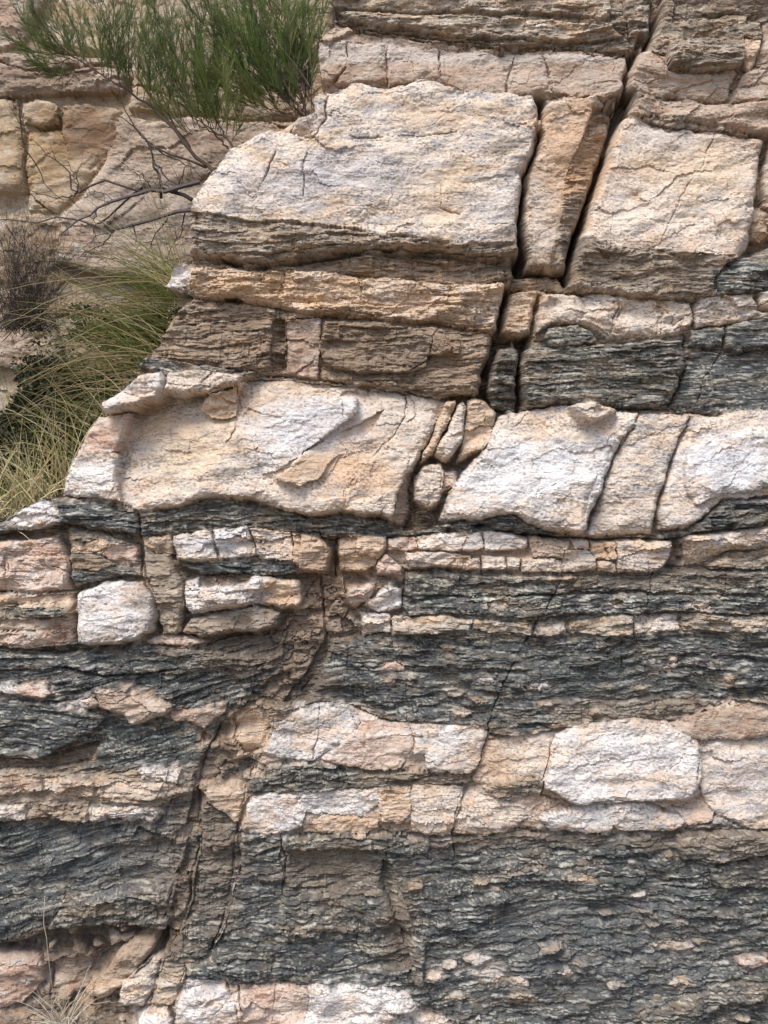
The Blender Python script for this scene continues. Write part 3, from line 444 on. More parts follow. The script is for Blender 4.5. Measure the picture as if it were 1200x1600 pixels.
# open cracks and joints: polyline, width px, depth px
CR = [("1000,60 985,100 973,158 962,196 942,250 924,296 908,350 892,400 884,440", 9, 40),
 ("846,150 842,196 832,244 820,272 814,320 812,372 812,420", 3.4, 24), ("838,210 821,270 813,330 812,400", 3.4, 26),
 ("345,401 415,413 440,408 500,398 560,392 600,388 660,391 720,396 790,403 812,410", 6, 36),
 ("438,208 432,232 420,260 408,290 398,314 390,338", 2.2, 9), ("512,150 508,185 494,206 490,222 476,250 474,270 472,306", 2.2, 9),
 ("452,206 468,212 488,214 494,206", 2, 8), ("545,213 560,216 600,214 660,213 715,206", 2, 7), ("436,252 456,262", 1.6, 5),
 ("676,258 690,290 688,325 720,336", 1.8, 5), ("1120,203 1108,232 1095,262 1080,284 1062,312 1050,342 1032,380 1015,420 1010,452", 1.6, 5),
 ("790,448 782,500 770,540 756,590 748,620", 6, 26), ("842,462 834,510 816,548 810,600 808,640", 5, 24), ("690,504 674,530 672,560 640,575", 1.8, 6),
 ("1072,522 1070,560 1064,602 1046,634", 4, 16), ("1130,548 1100,590 1090,630", 1.6, 5),
 ("262,583 258,610 250,632", 3, 16), ("250,634 300,624 330,616 352,608 390,592", 3, 12),
 ("372,600 378,640 366,672 352,690", 1.8, 6), ("635,617 634,650 615,680 590,705 560,735 545,762 540,790", 2, 7), ("636,616 648,632 650,650 638,660", 1.8, 6),
 ("1000,644 982,680 962,712 950,738 940,775 918,828", 2.2, 11), ("1080,650 1062,690 1050,724 1040,760 1028,800", 2.4, 11),
 ("740,818 800,832 870,839 940,843 1035,843 1066,838 1100,829 1200,821", 5.5, 32), ("216,800 218,840 224,880 240,928 248,990", 3, 12), ("104,820 108,870 110,920 119,1004", 3.5, 16),
 ("895,856 880,890 870,920 850,955 835,980 810,1020 790,1060 775,1096 762,1130 760,1160 742,1208 716,1250 706,1304 710,1350 694,1392 682,1445", 2.0, 9),
 ("1022,890 1016,920 1010,940", 2, 8), ("1052,896 1040,940", 1.6, 6), ("975,965 972,990 972,1040", 1.4, 5), ("885,965 940,940", 1.2, 3),
 ("850,1062 830,1080 822,1066", 1.6, 5), ("864,1150 862,1180 850,1215 846,1244", 2, 8), ("1092,1158 1094,1190 1088,1218", 2.6, 10),
 ("845,1246 900,1258 960,1252 1010,1256 1060,1272", 3.2, 12), ("640,1136 648,1160 640,1180", 1.6, 5), ("500,1104 498,1140 488,1186", 1.8, 6), ("548,1110 556,1134", 1.6, 5),
 ("500,900 505,940 512,990 500,1040 470,1080", 4, 7), ("340,1140 316,1190 308,1230 312,1280 306,1340 292,1420", 5, 9), ("384,1228 378,1260 370,1300 360,1380 346,1440 330,1486", 4, 8),
 ("86,1450 120,1444 200,1442 258,1452", 6, 20), ("258,1452 250,1486 214,1520", 4, 16), ("662,1482 664,1540 680,1590", 2.4, 8), ("436,1300 446,1340 440,1400", 3, 9),
 ("270,1240 262,1262 250,1282", 2, 6), ("-5,1186 60,1184 112,1172 150,1162", 5, 18), ("100,1042 160,1054 240,1050 280,1040", 4, 12),
 ("1008,1354 1010,1380 1060,1386 1140,1390 1200,1386", 3, 12), ("690,1260 700,1234", 1.4, 4), ("430,1534 424,1600", 2, 8), ("372,1540 380,1580", 2, 8),
 ("640,840 632,890 630,950", 3, 12), ("524,840 522,900", 4, 16), ("260,992 340,994 400,988 434,977", 3, 12),
 ("975,-10 978,30 984,70", 2.5, 12), ("524,30 560,44 600,47 690,61 740,66 800,76 850,71 950,79 985,88", 3.5, 14), ("530,14 600,17 700,19 790,24 880,30 950,36", 2.4, 9)]

Rb = reader(BACK)
Rb('bw', None, 'Gy', -10, "-300,-300 700,-300 700,1000 -300,1000", 'rock_outcrop', 'tan rock face set back behind the shrub and grass, upper left', 'rock face', e=(0, 1), g=(0, 0))
Rb('bw1', 'bw', 'Gb', 12, "-300,-300 60,-300 100,-60 60,20 40,60 10,76 -300,76", e=(14, 26), g=(1, 4))
Rb('bw2', 'bw', 'Gb', 10, "-300,82 20,84 80,86 180,92 200,120 190,144 100,146 50,150 -300,152", 'rock_layer', e=(9, 12), g=(1, 4), lam=3)
Rb('bw3', 'bw', 'Gy', 14, "-300,156 28,152 34,200 40,300 -300,330", e=(14, 22), g=(1, 4))
Rb('bw4', 'bw', 'Gy', 16, "34,160 60,152 88,162 90,196 66,200 38,190", e=(12, 14), g=(1, 4))
Rb('bw5', 'bw', 'Gy', 4, "40,204 92,200 95,166 140,160 190,170 178,220 150,262 120,300 90,330 44,330", e=(12, 20), g=(1, 4))
Rb('bw6', 'bw', 'Gb', 16, "190,178 230,190 300,180 420,190 520,190 520,420 290,460 90,412 92,340 128,310 160,262", e=(8, 26), g=(1, 4))
Rb('bw7', 'bw', 'Gy', 8, "104,-300 520,-300 520,186 420,184 300,176 200,168 204,120 190,90 110,80 64,60 90,0", e=(10, 20), g=(1, 4))
Rb('bw8', 'bw', 'Gb', 14, "-300,450 40,455 78,490 100,540 96,580 40,575 -300,560", e=(16, 26), g=(1, 4))
Rb('bw9', 'bw', 'Gy', -4, "-300,336 90,336 88,412 60,450 -300,446", e=(8, 20), g=(1, 4))
CRB = [("20,150 36,210 40,300 80,330", 3, 9), ("0,95 40,110 100,112 190,100", 4, 10), ("95,160 92,200 110,240", 3, 8), ("300,176 340,190 400,184 430,195 460,210", 4, 10), ("140,262 165,240 180,215", 4, 10),
       ("560,0 575,30 300,10 296,40", 2, 4), ("150,120 210,130 260,150 320,150", 3, 8), ("40,540 90,520", 2, 4), ("300,0 305,20 298,40", 3, 6)]

# ------------------------------------------------------------------ materials
def rock_material(name, stretch, bump):
    m = bpy.data.materials.new(name); m.use_nodes = True
    t = m.node_tree; n = t.nodes; l = t.links
    b = n['Principled BSDF']; b.inputs['Roughness'].default_value = .88; b.inputs['Specular IOR Level'].default_value = .22
    at_ = n.new('ShaderNodeAttribute'); at_.attribute_name = 'stone'
    geo = n.new('ShaderNodeNewGeometry')
    mp = n.new('ShaderNodeMapping'); mp.inputs['Scale'].default_value = stretch
    l.new(geo.outputs['Position'], mp.inputs['Vector'])
    def noise(sc, det=4, rough=.6):
        x = n.new('ShaderNodeTexNoise'); x.inputs['Scale'].default_value = sc; x.inputs['Detail'].default_value = det
        x.inputs['Roughness'].default_value = rough; l.new(mp.outputs[0], x.inputs['Vector']); return x
    fine = noise(260, 3, .65); mid = noise(60, 4, .6)
    def mrange(x, a, b_, c, d):
        r = n.new('ShaderNodeMapRange'); r.inputs[1].default_value = a; r.inputs[2].default_value = b_
        r.inputs[3].default_value = c; r.inputs[4].default_value = d; l.new(x, r.inputs[0]); return r.outputs[0]
    def mult(a, f):
        x = n.new('ShaderNodeVectorMath'); x.operation = 'SCALE'; l.new(a, x.inputs[0]); l.new(f, x.inputs['Scale']); return x.outputs[0]
    c = mult(at_.outputs['Color'], mrange(fine.outputs['Fac'], .3, .7, .74, 1.26))
    c = mult(c, mrange(mid.outputs['Fac'], .3, .7, .86, 1.14))
    l.new(c, b.inputs['Base Color'])
    ad = n.new('ShaderNodeMath'); ad.operation = 'ADD'; l.new(fine.outputs['Fac'], ad.inputs[0]); l.new(mid.outputs['Fac'], ad.inputs[1])
    bp = n.new('ShaderNodeBump'); bp.inputs['Strength'].default_value = bump; bp.inputs['Distance'].default_value = .006
    l.new(ad.outputs[0], bp.inputs['Height']); l.new(bp.outputs[0], b.inputs['Normal'])
    return m
MG = rock_material('gneiss', (1, 1, 1.9), .36)
MS = rock_material('schist', (1, 1, 3.2), .6)

def plain(name, col, rough=.8, var=.25, scale=30):
    m = bpy.data.materials.new(name); m.use_nodes = True
    t = m.node_tree; n = t.nodes; b = n['Principled BSDF']; b.inputs['Roughness'].default_value = rough
    b.inputs['Specular IOR Level'].default_value = .25
    x = n.new('ShaderNodeTexNoise'); x.inputs['Scale'].default_value = scale; x.inputs['Detail'].default_value = 4
    g = n.new('ShaderNodeNewGeometry'); t.links.new(g.outputs['Position'], x.inputs['Vector'])
    r = n.new('ShaderNodeValToRGB')
    r.color_ramp.elements[0].position = .3; r.color_ramp.elements[1].position = .7
    r.color_ramp.elements[0].color = tuple(c * (1 - var) for c in col) + (1,)
    r.color_ramp.elements[1].color = tuple(min(1, c * (1 + var)) for c in col) + (1,)
    t.links.new(x.outputs['Fac'], r.inputs[0]); t.links.new(r.outputs[0], b.inputs['Base Color'])
    return m

def tinted(name, rough=.7):
    """colour from the 'tint' attribute with a little noise: leaves and blades of one plant differ"""
    m = bpy.data.materials.new(name); m.use_nodes = True
    t = m.node_tree; n = t.nodes; b = n['Principled BSDF']; b.inputs['Roughness'].default_value = rough
    b.inputs['Specular IOR Level'].default_value = .3
    a = n.new('ShaderNodeAttribute'); a.attribute_name = 'tint'
    x = n.new('ShaderNodeTexNoise'); x.inputs['Scale'].default_value = 40
    r = n.new('ShaderNodeMapRange'); r.inputs[3].default_value = .8; r.inputs[4].default_value = 1.2
    s = n.new('ShaderNodeVectorMath'); s.operation = 'SCALE'
    t.links.new(x.outputs['Fac'], r.inputs[0]); t.links.new(a.outputs['Color'], s.inputs[0]); t.links.new(r.outputs[0], s.inputs['Scale'])
    t.links.new(s.outputs[0], b.inputs['Base Color'])
    return m

# ------------------------------------------------------------------ mesh linking
def link_mesh(name, verts, quads=None, tris=None, mat=None, parent=None, attr=None, smooth=False):
    me = bpy.data.meshes.new(name)
    q = np.zeros((0, 4), np.int32) if quads is None else np.asarray(quads, np.int32)
    t = np.zeros((0, 3), np.int32) if tris is None else np.asarray(tris, np.int32)
    me.vertices.add(len(verts)); me.vertices.foreach_set('co', np.ascontiguousarray(verts, np.float32).ravel())
    nl = q.size + t.size
    me.loops.add(nl); me.loops.foreach_set('vertex_index', np.concatenate([q.ravel(), t.ravel()]).astype(np.int32))
    st = np.concatenate([np.arange(len(q)) * 4, q.size + np.arange(len(t)) * 3]).astype(np.int32)
    me.polygons.add(len(st)); me.polygons.foreach_set('loop_start', st)
    me.polygons.foreach_set('use_smooth', np.full(len(st), smooth, bool))
    if attr:
        nm, c = attr
        a = me.attributes.new(nm, 'FLOAT_COLOR', 'POINT')
        a.data.foreach_set('color', np.concatenate([c, np.ones((len(c), 1))], 1).astype(np.float32).ravel())
    me.update(calc_edges=True); me.validate()
    if mat: me.materials.append(mat)
    o = bpy.data.objects.new(name, me); COL.objects.link(o)
    if parent: o.parent = parent
    return o

def tag(o, label=None, cat=None, group=None, kind=None):
    if label: o['label'] = label
    if cat: o['category'] = cat
    if group: o['group'] = group
    if kind: o['kind'] = kind

# ------------------------------------------------------------------ the rock field builder
def polyd(poly, pu, pv, closed=True):
    ins = np.zeros(pu.shape, bool); d = np.full(pu.shape, 1e9, np.float32)
    n = len(poly)
    for i in range(n if closed else n - 1):
        x1, y1 = poly[i]; x2, y2 = poly[(i + 1) % n]
        if closed and y1 != y2:
            ins ^= ((y1 > pv) != (y2 > pv)) & (pu < (x2 - x1) * (pv - y1) / (y2 - y1) + x1)
        ex, ey = x2 - x1, y2 - y1; ll = ex * ex + ey * ey + 1e-9
        t = np.clip(((pu - x1) * ex + (pv - y1) * ey) / ll, 0, 1)
        d = np.minimum(d, (pu - x1 - t * ex) ** 2 + (pv - y1 - t * ey) ** 2)
    return ins, np.sqrt(d)

def axis(lo, hi, step, far0, far1):
    a = list(np.arange(lo, hi, step)); s = step
    pre, x = [], lo
    while x > far0: s = min(s * 1.25, 14); x -= s; pre.append(x)
    post, x, s = [], a[-1], step
    while x < far1: s = min(s * 1.25, 14); x += s; post.append(x)
    return np.array(pre[::-1] + a + post, np.float32)

def build_field(regs, cracks, us, vs, y0, lean, clampu, clampv, skirt):
    U, V = np.meshgrid(us, vs)
    shp = U.shape
    du = 3.2 * perlin(U / 46, V / 46, 1) + 2.0 * perlin(U / 15, V / 15, 2) + .7 * perlin(U / 5.5, V / 5.5, 3)
    dv = 3.0 * perlin(U / 60, V / 40, 4) + 1.8 * perlin(U / 17, V / 12, 5) + 1.2 * perlin(U / 6, V / 5, 6)
    pu = np.clip(U + du, *clampu); pv = np.clip(V + dv, *clampv)
    lab = np.full(shp, -1, np.int16); dist = np.zeros(shp, np.float32)
    def window(poly, m):
        a, b = poly.min(0) - m, poly.max(0) + m
        i0 = 0 if a[0] <= clampu[0] + m else np.searchsorted(us, a[0]); i1 = len(us) if b[0] >= clampu[1] - m else np.searchsorted(us, b[0])
        j0 = 0 if a[1] <= clampv[0] + m else np.searchsorted(vs, a[1]); j1 = len(vs) if b[1] >= clampv[1] - m else np.searchsorted(vs, b[1])
        return slice(j0, j1), slice(i0, i1)
    for k, r in enumerate(regs):
        w = window(r.poly, 9)
        ins, d = polyd(r.poly, pu[w], pv[w])
        if k > 0: ins &= lab[w] >= 0
        lab[w] = np.where(ins, k, lab[w]); dist[w] = np.where(ins, d, dist[w])
    L = np.maximum(lab, 0)
    def arr(f, dt=np.float32): return np.array([f(r) for r in regs], dt)[L]
    fam = np.array([PAL[r.typ][0] == 's' for r in regs])[L]
    # --- foliation coordinate and layered plates
    tl = arr(lambda r: r.kw.get('tilt', .03))
    sv = V + tl * U + 12 * perlin(U / 260, V / 180, 11) + 4 * perlin(U / 90, V / 40, 12) + 1.8 * perlin(U / 24, V / 14, 13)
    def lay(t, Ln, seed):
        s = sv / t + .5 * perlin(U / 130, V / 90, seed); i = np.floor(s); f = s - i
        r = perlin(U / Ln + i * 7.31, i * 3.7, seed + 1) + .4 * perlin(U / (Ln * .3) + i * 5.1, i * 2.3, seed + 2)
        st = np.where(r > .08, 1., np.where(r > -.45, .45, 0.)).astype(np.float32)
        p = .62 * st + .38 * np.clip(r + .5, 0, 1)
        return p * (1 - .35 * (1 - f) ** 3), PERM[(i.astype(np.int32) * 7 + (r > .08) * 3) & 255] / 255.
    l1, id1 = lay(19, 105, 20); l2, id2 = lay(9.5, 55, 24); l3, id3 = lay(4.6, 30, 28)
    plate = 3.9 * l1 + 2.5 * l2 + 1.25 * l3
    ragged = .9 * fbm(U / 11, sv / 4.2, 3, 32)
    # --- broken facets
    xs, ys = (U + .35 * V + du * 2) / 78, (V + dv * 2) / 44
    a1, b1, h1, x1, y1 = voronoi(xs, ys, 3)
    a2, b2, h2, x2, y2 = voronoi(xs * 2.7, ys * 2.4, 5)
    fac = ((RND[2][h1] - .5) * x1 * 3.4 + (RND[3][h1] - .35) * y1 * 3.2 + (RND[0][h1] - .5) * .7) * 1.0 \
        + ((RND[2][h2] - .5) * x2 * 1.3 + (RND[3][h2] - .4) * y2 * 1.2 + (RND[1][h2] - .5) * .3) * .75
    cre = np.maximum(np.maximum(perlin((U + .5 * V) / 120, V / 70, 111), perlin((U - .3 * V) / 95, V / 60, 112) - .08), perlin(U / 140, (V + .3 * U) / 55, 113) - .04) \
        + .45 * np.minimum(perlin((U + .8 * V) / 44, V / 30, 114), perlin((U - .5 * V) / 40, V / 26, 115) + .1)
    fac = .72 * fac + 2.9 * cre + .9 * np.abs(perlin(U / 26, V / 15, 116)) * sst(-.2, .4, perlin(U / 70, V / 50, 117))
    cmask = sst(.22, .5, perlin(U / 70, V / 50, 41)); cm2 = sst(.3, .6, perlin(U / 36, V / 26, 42))
    fcrack = np.clip(1 - (b1 - a1) / .035, 0, 1) * cmask * 5 + np.clip(1 - (b2 - a2) / .05, 0, 1) * cm2 * 2.6
    a3, b3, h3, x3, y3 = voronoi((U + 2.5 * du) / 24, (sv + dv) / 5.0, 8)
    a4, b4, h4, x4, y4 = voronoi((U + 3 * du) / 62, (sv + dv) / 11, 9)
    scale = 1.9 * (RND[2][h3] - .3) * np.clip(1.15 - a3, 0, 1) + 3.4 * (RND[3][h4] - .35) * np.clip(1.2 - a4, 0, 1)
    swell = 6.5 * fbm(U / 95, sv / 30, 3, 46)
    soft = 2.2 * fbm(U / 55, V / 34, 3, 45)
    fine = .8 * fbm(U / 7, V / 5.2, 3, 50) + .55 * np.abs(perlin(U / 4, V / 3.4, 55)) + np.where(fam, 0, .9 * fbm(U / 16, V / 11, 2, 52))
    pits = -2.2 * sst(.5, .8, perlin(U / 8, V / 6, 57))
    # --- base profile
    h = arr(lambda r: r.h)
    cu = arr(lambda r: r.poly[:, 0].clip(-20, 1220).mean()); cv = arr(lambda r: r.poly[:, 1].clip(-20, 1620).mean())
    Uc = np.clip(U, clampu[0] - 40, clampu[1] + 40); Vc = np.clip(V, clampv[0] - 40, clampv[1] + 40)
    h = h + arr(lambda r: r.kw.get('tx', 0)) * (Uc - cu) + arr(lambda r: r.kw.get('ty', 0)) * (Vc - cv)
    for k, r in enumerate(regs):
        if 'P' in r.kw:
            w = window(r.poly, 9); m = lab[w] == k
            hh = h[w]
            for (u0, v0, off, gx, gy) in r.kw['P']:
                pl = r.h + off + gx * (Uc[w] - u0) + gy * (Vc[w] - v0) + 2.5 * perlin(U[w] / 50, V[w] / 40, u0)
                dlt = hh - pl                        # smooth minimum of the planes
                hh = np.where(m, pl + .5 * (dlt - np.sqrt(dlt * dlt + 9)), hh)
            h[w] = hh
    ed = arr(lambda r: r.kw.get('e', (6, 8))[0]); er = .55 * arr(lambda r: r.kw.get('e', (6, 8))[1] if r.kw.get('e', (6, 8))[0] > 0 else 1.6 * r.kw['e'][1])
    t = np.clip(1 - dist / er * (1 + .35 * perlin(U / 20, V / 20, 61)), 0, 1)
    ed = ed * np.clip(.62 + .95 * perlin(U / 48, V / 48, 62), .05, 1.35)
    row = arr(lambda r: .36 if r.key in ('f3', 'f6', 'f7', 'f8', 'f10', 'i2', 'i2c', 'k0', 'c3', 'd2', 'i1', 'i3', 'f9x', 'f5x', 'f1x', 'f2x', 'f6c', 'f6d', 'h2', 'h3x', 'k5', 'g1c', 'c1x', 'c4x', 'f10', 't2x') else .72)
    h = h - row * ed * t * (.45 + .55 * t)
    chip = np.clip(1 - dist / (15 + 8 * perlin(U / 40, V / 40, 58)), 0, 1) * np.clip(fbm(U / 17, V / 12, 3, 59), 0, 1)
    h = h - 9 * chip * (ed > 2)
    gw = .85 * arr(lambda r: 0.01 if r.kw.get('soft') else max(.01, r.kw.get('g', (1.6, 7))[0])); gd = arr(lambda r: 0 if r.kw.get('soft') else r.kw.get('g', (1.6, 7))[1])
    gn = np.clip(.6 + 1.1 * perlin(U / 26, V / 26, 63), .05, 1.5); gd = .85 * gd * np.clip(.55 + 1.2 * perlin(U / 34, V / 34, 64), .1, 1.3)
    h = h - gd * np.clip(1 - dist / (gw * gn), 0, 1)
    ra = [PAL[r.typ][6] for r in regs]
    aF = np.array([x[0] for x in ra], np.float32)[L]; aP = np.array([x[1] for x in ra], np.float32)[L]; aN = np.array([x[2] for x in ra], np.float32)[L]
    lam = arr(lambda r: r.kw.get('lam', 0)); sm = arr(lambda r: .45 if r.kw.get('smooth') else .5 if r.key in ('b1', 'b2', 'b3', 'd1', 'd1b', 'd1c', 'd1w', 'd1p', 'd1o', 'd1q', 'd3', 'd3l', 'd3t', 'd3c', 'd3g', 'd3h', 'i1', 'f3', 't2x', 'i3') else .7 if r.key.startswith('bw') else 1.)
    wpl = (aP + lam * .55) * sm
    wpl = wpl * (.55 + .9 * sst(-.5, .5, perlin(U / 120, V / 70, 65)))
    rel = aF * (fac * 2.2 - fcrack * .34) * sm + wpl * (plate + ragged) + np.where(fam, aP, .25 * aP) * .62 * sm * (scale + .38 * swell) + aN * (fine + pits * .5) + soft * (.6 + .3 * aF)
    h = h + rel
    for s, wd_, dp in cracks:
        p = np.array([[float(q) for q in c.split(',')] for c in s.split()], np.float32)
        w = window(p, 26)
        qu = U[w] + .9 * du[w]; qv = V[w] + .9 * dv[w]
        _, d = polyd(p, np.clip(qu, *clampu), np.clip(qv, *clampv), False)
        ww = wd_ * .62 * np.clip(.9 + .9 * perlin(U[w] / 22, V[w] / 22, wd_), .35, 1.7)
        dp = dp * np.clip(.62 + 1.1 * perlin(U[w] / 60, V[w] / 60, dp), .12 if dp < 13 else .6, 1.25)
        h[w] = h[w] - dp * np.clip(1.25 * (1 - d / ww), 0, 1) - .25 * dp * np.clip(1 - d / (ww * 3.2), 0, 1) ** 2
    hs = blur(h, 2); stp = np.clip((blur(np.abs(h - hs), 2) - 2.2) / 5, 0, 1)      # big steps become short broken slopes, not one stretched cell
    h = h + stp * (.6 * (hs - h) + 2.6 * fbm(U / 6, V / 3.2, 2, 64))
    h = h + lean * (V - 800)
    # --- colour of the stone
    gj, gi = np.indices(shp)
    sj = (3.2 * perlin(U / 13, V / 8, 66) + 2.6 * perlin(U / 5, V / 4, 67)); si = (5.5 * perlin(U / 17, V / 9, 68) + 3 * perlin(U / 6, V / 4, 69))
    cj = arr(lambda r: .22 if r.key in ('clast', 'rub', 'peb') else 1.7 if r.key in ('i0', 'i1', 'i3', 'k5', 'h2', 'h3', 'd1o', 'd1b', 'd1c', 'd1p', 'd1w', 'd3t', 'd3h', 'd3l') else 3.2 if r.key in ('cliff', 'h1', 'g1', 'j1', 'q1', 'q2', 'f0', 'q3', 'j1f', 'j1g', 'j1h', 'h1k', 'b1s', 'b3s', 'g1a', 'g1b', 'c4') else 1.)
    sj = sj * cj; si = si * cj
    Lc = L[np.clip(gj + np.rint(sj).astype(int), 0, shp[0] - 1), np.clip(gi + np.rint(si).astype(int), 0, shp[1] - 1)]
    famc = np.array([PAL[r.typ][0] == 's' for r in regs])[Lc]
    fs_ = blur(famc.astype(np.float32), 2)
    pc = [np.array([lin(PAL[r.typ][i]) for r in regs], np.float32) for i in (1, 2, 3, 4)]
    am = np.array([PAL[r.typ][5] for r in regs], np.float32)
    big = fbm(U / 150, V / 90, 3, 69)
    n1 = np.where(fam, fbm(U / 60, sv / 15, 4, 70), fbm(U / 62, V / 40, 5, 74, .62)) * 1.3 + .45 * big
    n2 = np.where(fam, fbm(U / 36, sv / 3.4, 3, 78), fbm(U / 40, sv / 13, 5, 82, .66)) * 1.4
    n3 = np.where(fam, fbm(U / 13, sv / 3.0, 2, 86), fbm(U / 5.2, sv / 2.9, 2, 90) + .45 * fbm(U / 60, V / 30, 2, 94)) * 1.35
    def mask(n, a, soft_=.3):
        return np.clip((n - (1 - 2 * a) * .95) / soft_ + .5, 0, 1)[..., None]
    P = [np.stack([blur(p[Lc][..., ch], 1) for ch in range(3)], -1) for p in pc]
    A = am[Lc]
    c = P[0] + (P[1] - P[0]) * mask(n1, A[..., 0], .55)
    c = c + (P[2] - c) * mask(n2, A[..., 1], .38) * np.float32(.85)
    c = c + (P[3] - c) * mask(n3, A[..., 2], .3) * (.62 + .14 * fs_)[..., None]
    band = (1 - fs_) * (.94 + .07 * id1 + .06 * id2) + fs_ * (.60 + .26 * id1 + .24 * id2 + .26 * RND[1][h3] + .22 * RND[0][h4])
    pep = perlin(U / 4.6, sv / 2.3, 105) * 1.2 + .9 * fbm(U / 75, sv / 26, 3, 106)
    c = c + (lin((208, 202, 184)) - c) * (mask(pep, .085, .22) * (.62 * fs_)[..., None]).astype(np.float32)
    rust = sst(.25, .75, fbm(U / 34, V / 26, 3, 97))[..., None] * (.08 - .05 * fs_)[..., None]
    c = c * band[..., None]
    grain = 1 - .34 * mask(n3, .22)[..., 0] - .14 * mask(n2, .3)[..., 0]
    for (u0, v0, ru, rv, cc, am_) in (STAIN if len(cracks) > 20 else STAIN_BACK):
        q_ = np.sqrt(((U - u0) / ru) ** 2 + ((V - v0) / rv) ** 2) + .55 * fbm(U / 60, V / 36, 4, 101)
        k_ = sst(1.15, .35, q_) * am_
        c = c + (lin(cc) * ((.75 + .25 * band) * grain)[..., None] - c) * k_[..., None].astype(np.float32)
    c = c + (lin((196, 142, 98)) * .8 - c) * rust
    jit = np.array([1 + .05 * (((i * 37) % 17) / 8. - 1) for i in range(len(regs))])[L]
    tone = 1 + .10 * fbm(U / 20, V / 14, 3, 100)
    c = np.clip(c * (jit * tone)[..., None] * ALB, .012, .85).astype(np.float32)
    for k, r in enumerate(regs):
        if 'top' in r.kw:
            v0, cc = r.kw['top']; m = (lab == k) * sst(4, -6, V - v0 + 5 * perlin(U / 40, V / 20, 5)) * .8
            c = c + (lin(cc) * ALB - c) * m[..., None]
    # --- world positions: lateral place follows the smooth relief, fine relief stands out towards the camera and droops a little
    hl = blur(h, 14)
    Yl = y0 - hl * PX; f = (DIST + Yl) / DIST
    X = (U - 600) * PX * f; Z = EYE + (800 - V) * PX * f - np.where(fam, .22, 0.) * np.clip(rel - 4, -6, 10) * PX
    Yp = y0 - h * PX
    pos = np.stack([X, Yp, Z], -1).astype(np.float32)
    # --- one mesh per region
    q = lab[:-1, :-1].copy()
    bad = (lab[:-1, :-1] < 0) | (lab[1:, :-1] < 0) | (lab[:-1, 1:] < 0) | (lab[1:, 1:] < 0)
    q[bad] = -1
    nj, ni = shp
    vid = np.arange(nj * ni).reshape(nj, ni)
    pf = pos.reshape(-1, 3); cf = c.reshape(-1, 3)
    made = {}
    order = np.argsort(q.ravel(), kind='stable'); qs = q.ravel()[order]
    qp = np.pad(q, 1, constant_values=-2)
    for k, r in enumerate(regs):
        a, b = np.searchsorted(qs, k), np.searchsorted(qs, k + 1)
        if b - a < 4: continue
        idx = order[a:b]; jj, ii = idx // (ni - 1), idx % (ni - 1)
        quad = np.stack([vid[jj, ii], vid[jj + 1, ii], vid[jj + 1, ii + 1], vid[jj, ii + 1]], 1)
        P_, Q_ = jj + 1, ii + 1
        e = []
        s = qp[P_ - 1, Q_] != k; e.append(np.stack([vid[jj, ii + 1], vid[jj, ii]], 1)[s])
        s = qp[P_ + 1, Q_] != k; e.append(np.stack([vid[jj + 1, ii], vid[jj + 1, ii + 1]], 1)[s])
        s = qp[P_, Q_ - 1] != k; e.append(np.stack([vid[jj, ii], vid[jj + 1, ii]], 1)[s])
        s = qp[P_, Q_ + 1] != k; e.append(np.stack([vid[jj + 1, ii + 1], vid[jj, ii + 1]], 1)[s])
        e = np.concatenate(e)
        uq, inv = np.unique(quad, return_inverse=True); quad = inv.reshape(quad.shape)
        e = np.searchsorted(uq, e); bv = np.unique(e)
        vv = pf[uq]; cc = cf[uq]; n0 = len(uq)
        cen = vv.mean(0)
        dep = r.kw.get('dep', skirt if r.parent is None else skirt * .5)
        back = vv[bv].copy(); back[:, [0, 2]] = cen[[0, 2]] + (back[:, [0, 2]] - cen[[0, 2]]) * .94
        back[:, 1] = np.maximum(back[:, 1] + dep * .6, cen[1] + dep)
        mp_ = np.zeros(n0, np.int64); mp_[bv] = np.arange(len(bv)) + n0
        sk = np.stack([e[:, 0], mp_[e[:, 0]], mp_[e[:, 1]], e[:, 1]], 1)[:, ::-1]
        cenb = np.array([[cen[0], back[:, 1].max() + .02, cen[2]]], np.float32)
        tri = np.stack([mp_[e[:, 1]], mp_[e[:, 0]], np.full(len(e), n0 + len(bv))], 1)
        vv = np.concatenate([vv, back, cenb]); cc = np.concatenate([cc, cc[bv], cc[:1]])
        org = np.array([cen[0], cen[1], vv[:, 2].min()], np.float32)
        par = made.get(r.parent)
        o = link_mesh(r.name, vv - org, np.concatenate([quad, sk]), tri, MS if PAL[r.typ][0] == 's' else MG, None, ('stone', cc))
        o.location = org
        if par is not None:
            o.parent = par; o.location = org - np.array(par.location)
        made.setdefault(r.key, o)
        tag(o, r.label, r.cat if par is None else None, r.kw.get('group'), r.kw.get('kind'))
    return made

us = axis(-12, 1212, 1.42, -330, 1530); vs = axis(-12, 1612, 1.42, -330, 1760)
build_field(MAIN, CR, us, vs, 0.0, .10, (-4, 1204), (-4, 1604), .22)
ub = axis(-10, 540, 2.3, -420, 760); vb = axis(-10, 840, 2.3, -420, 1060)
build_field(BACK, CRB, ub, vb, 0.85, .10, (-300, 700), (-300, 1000), .2)

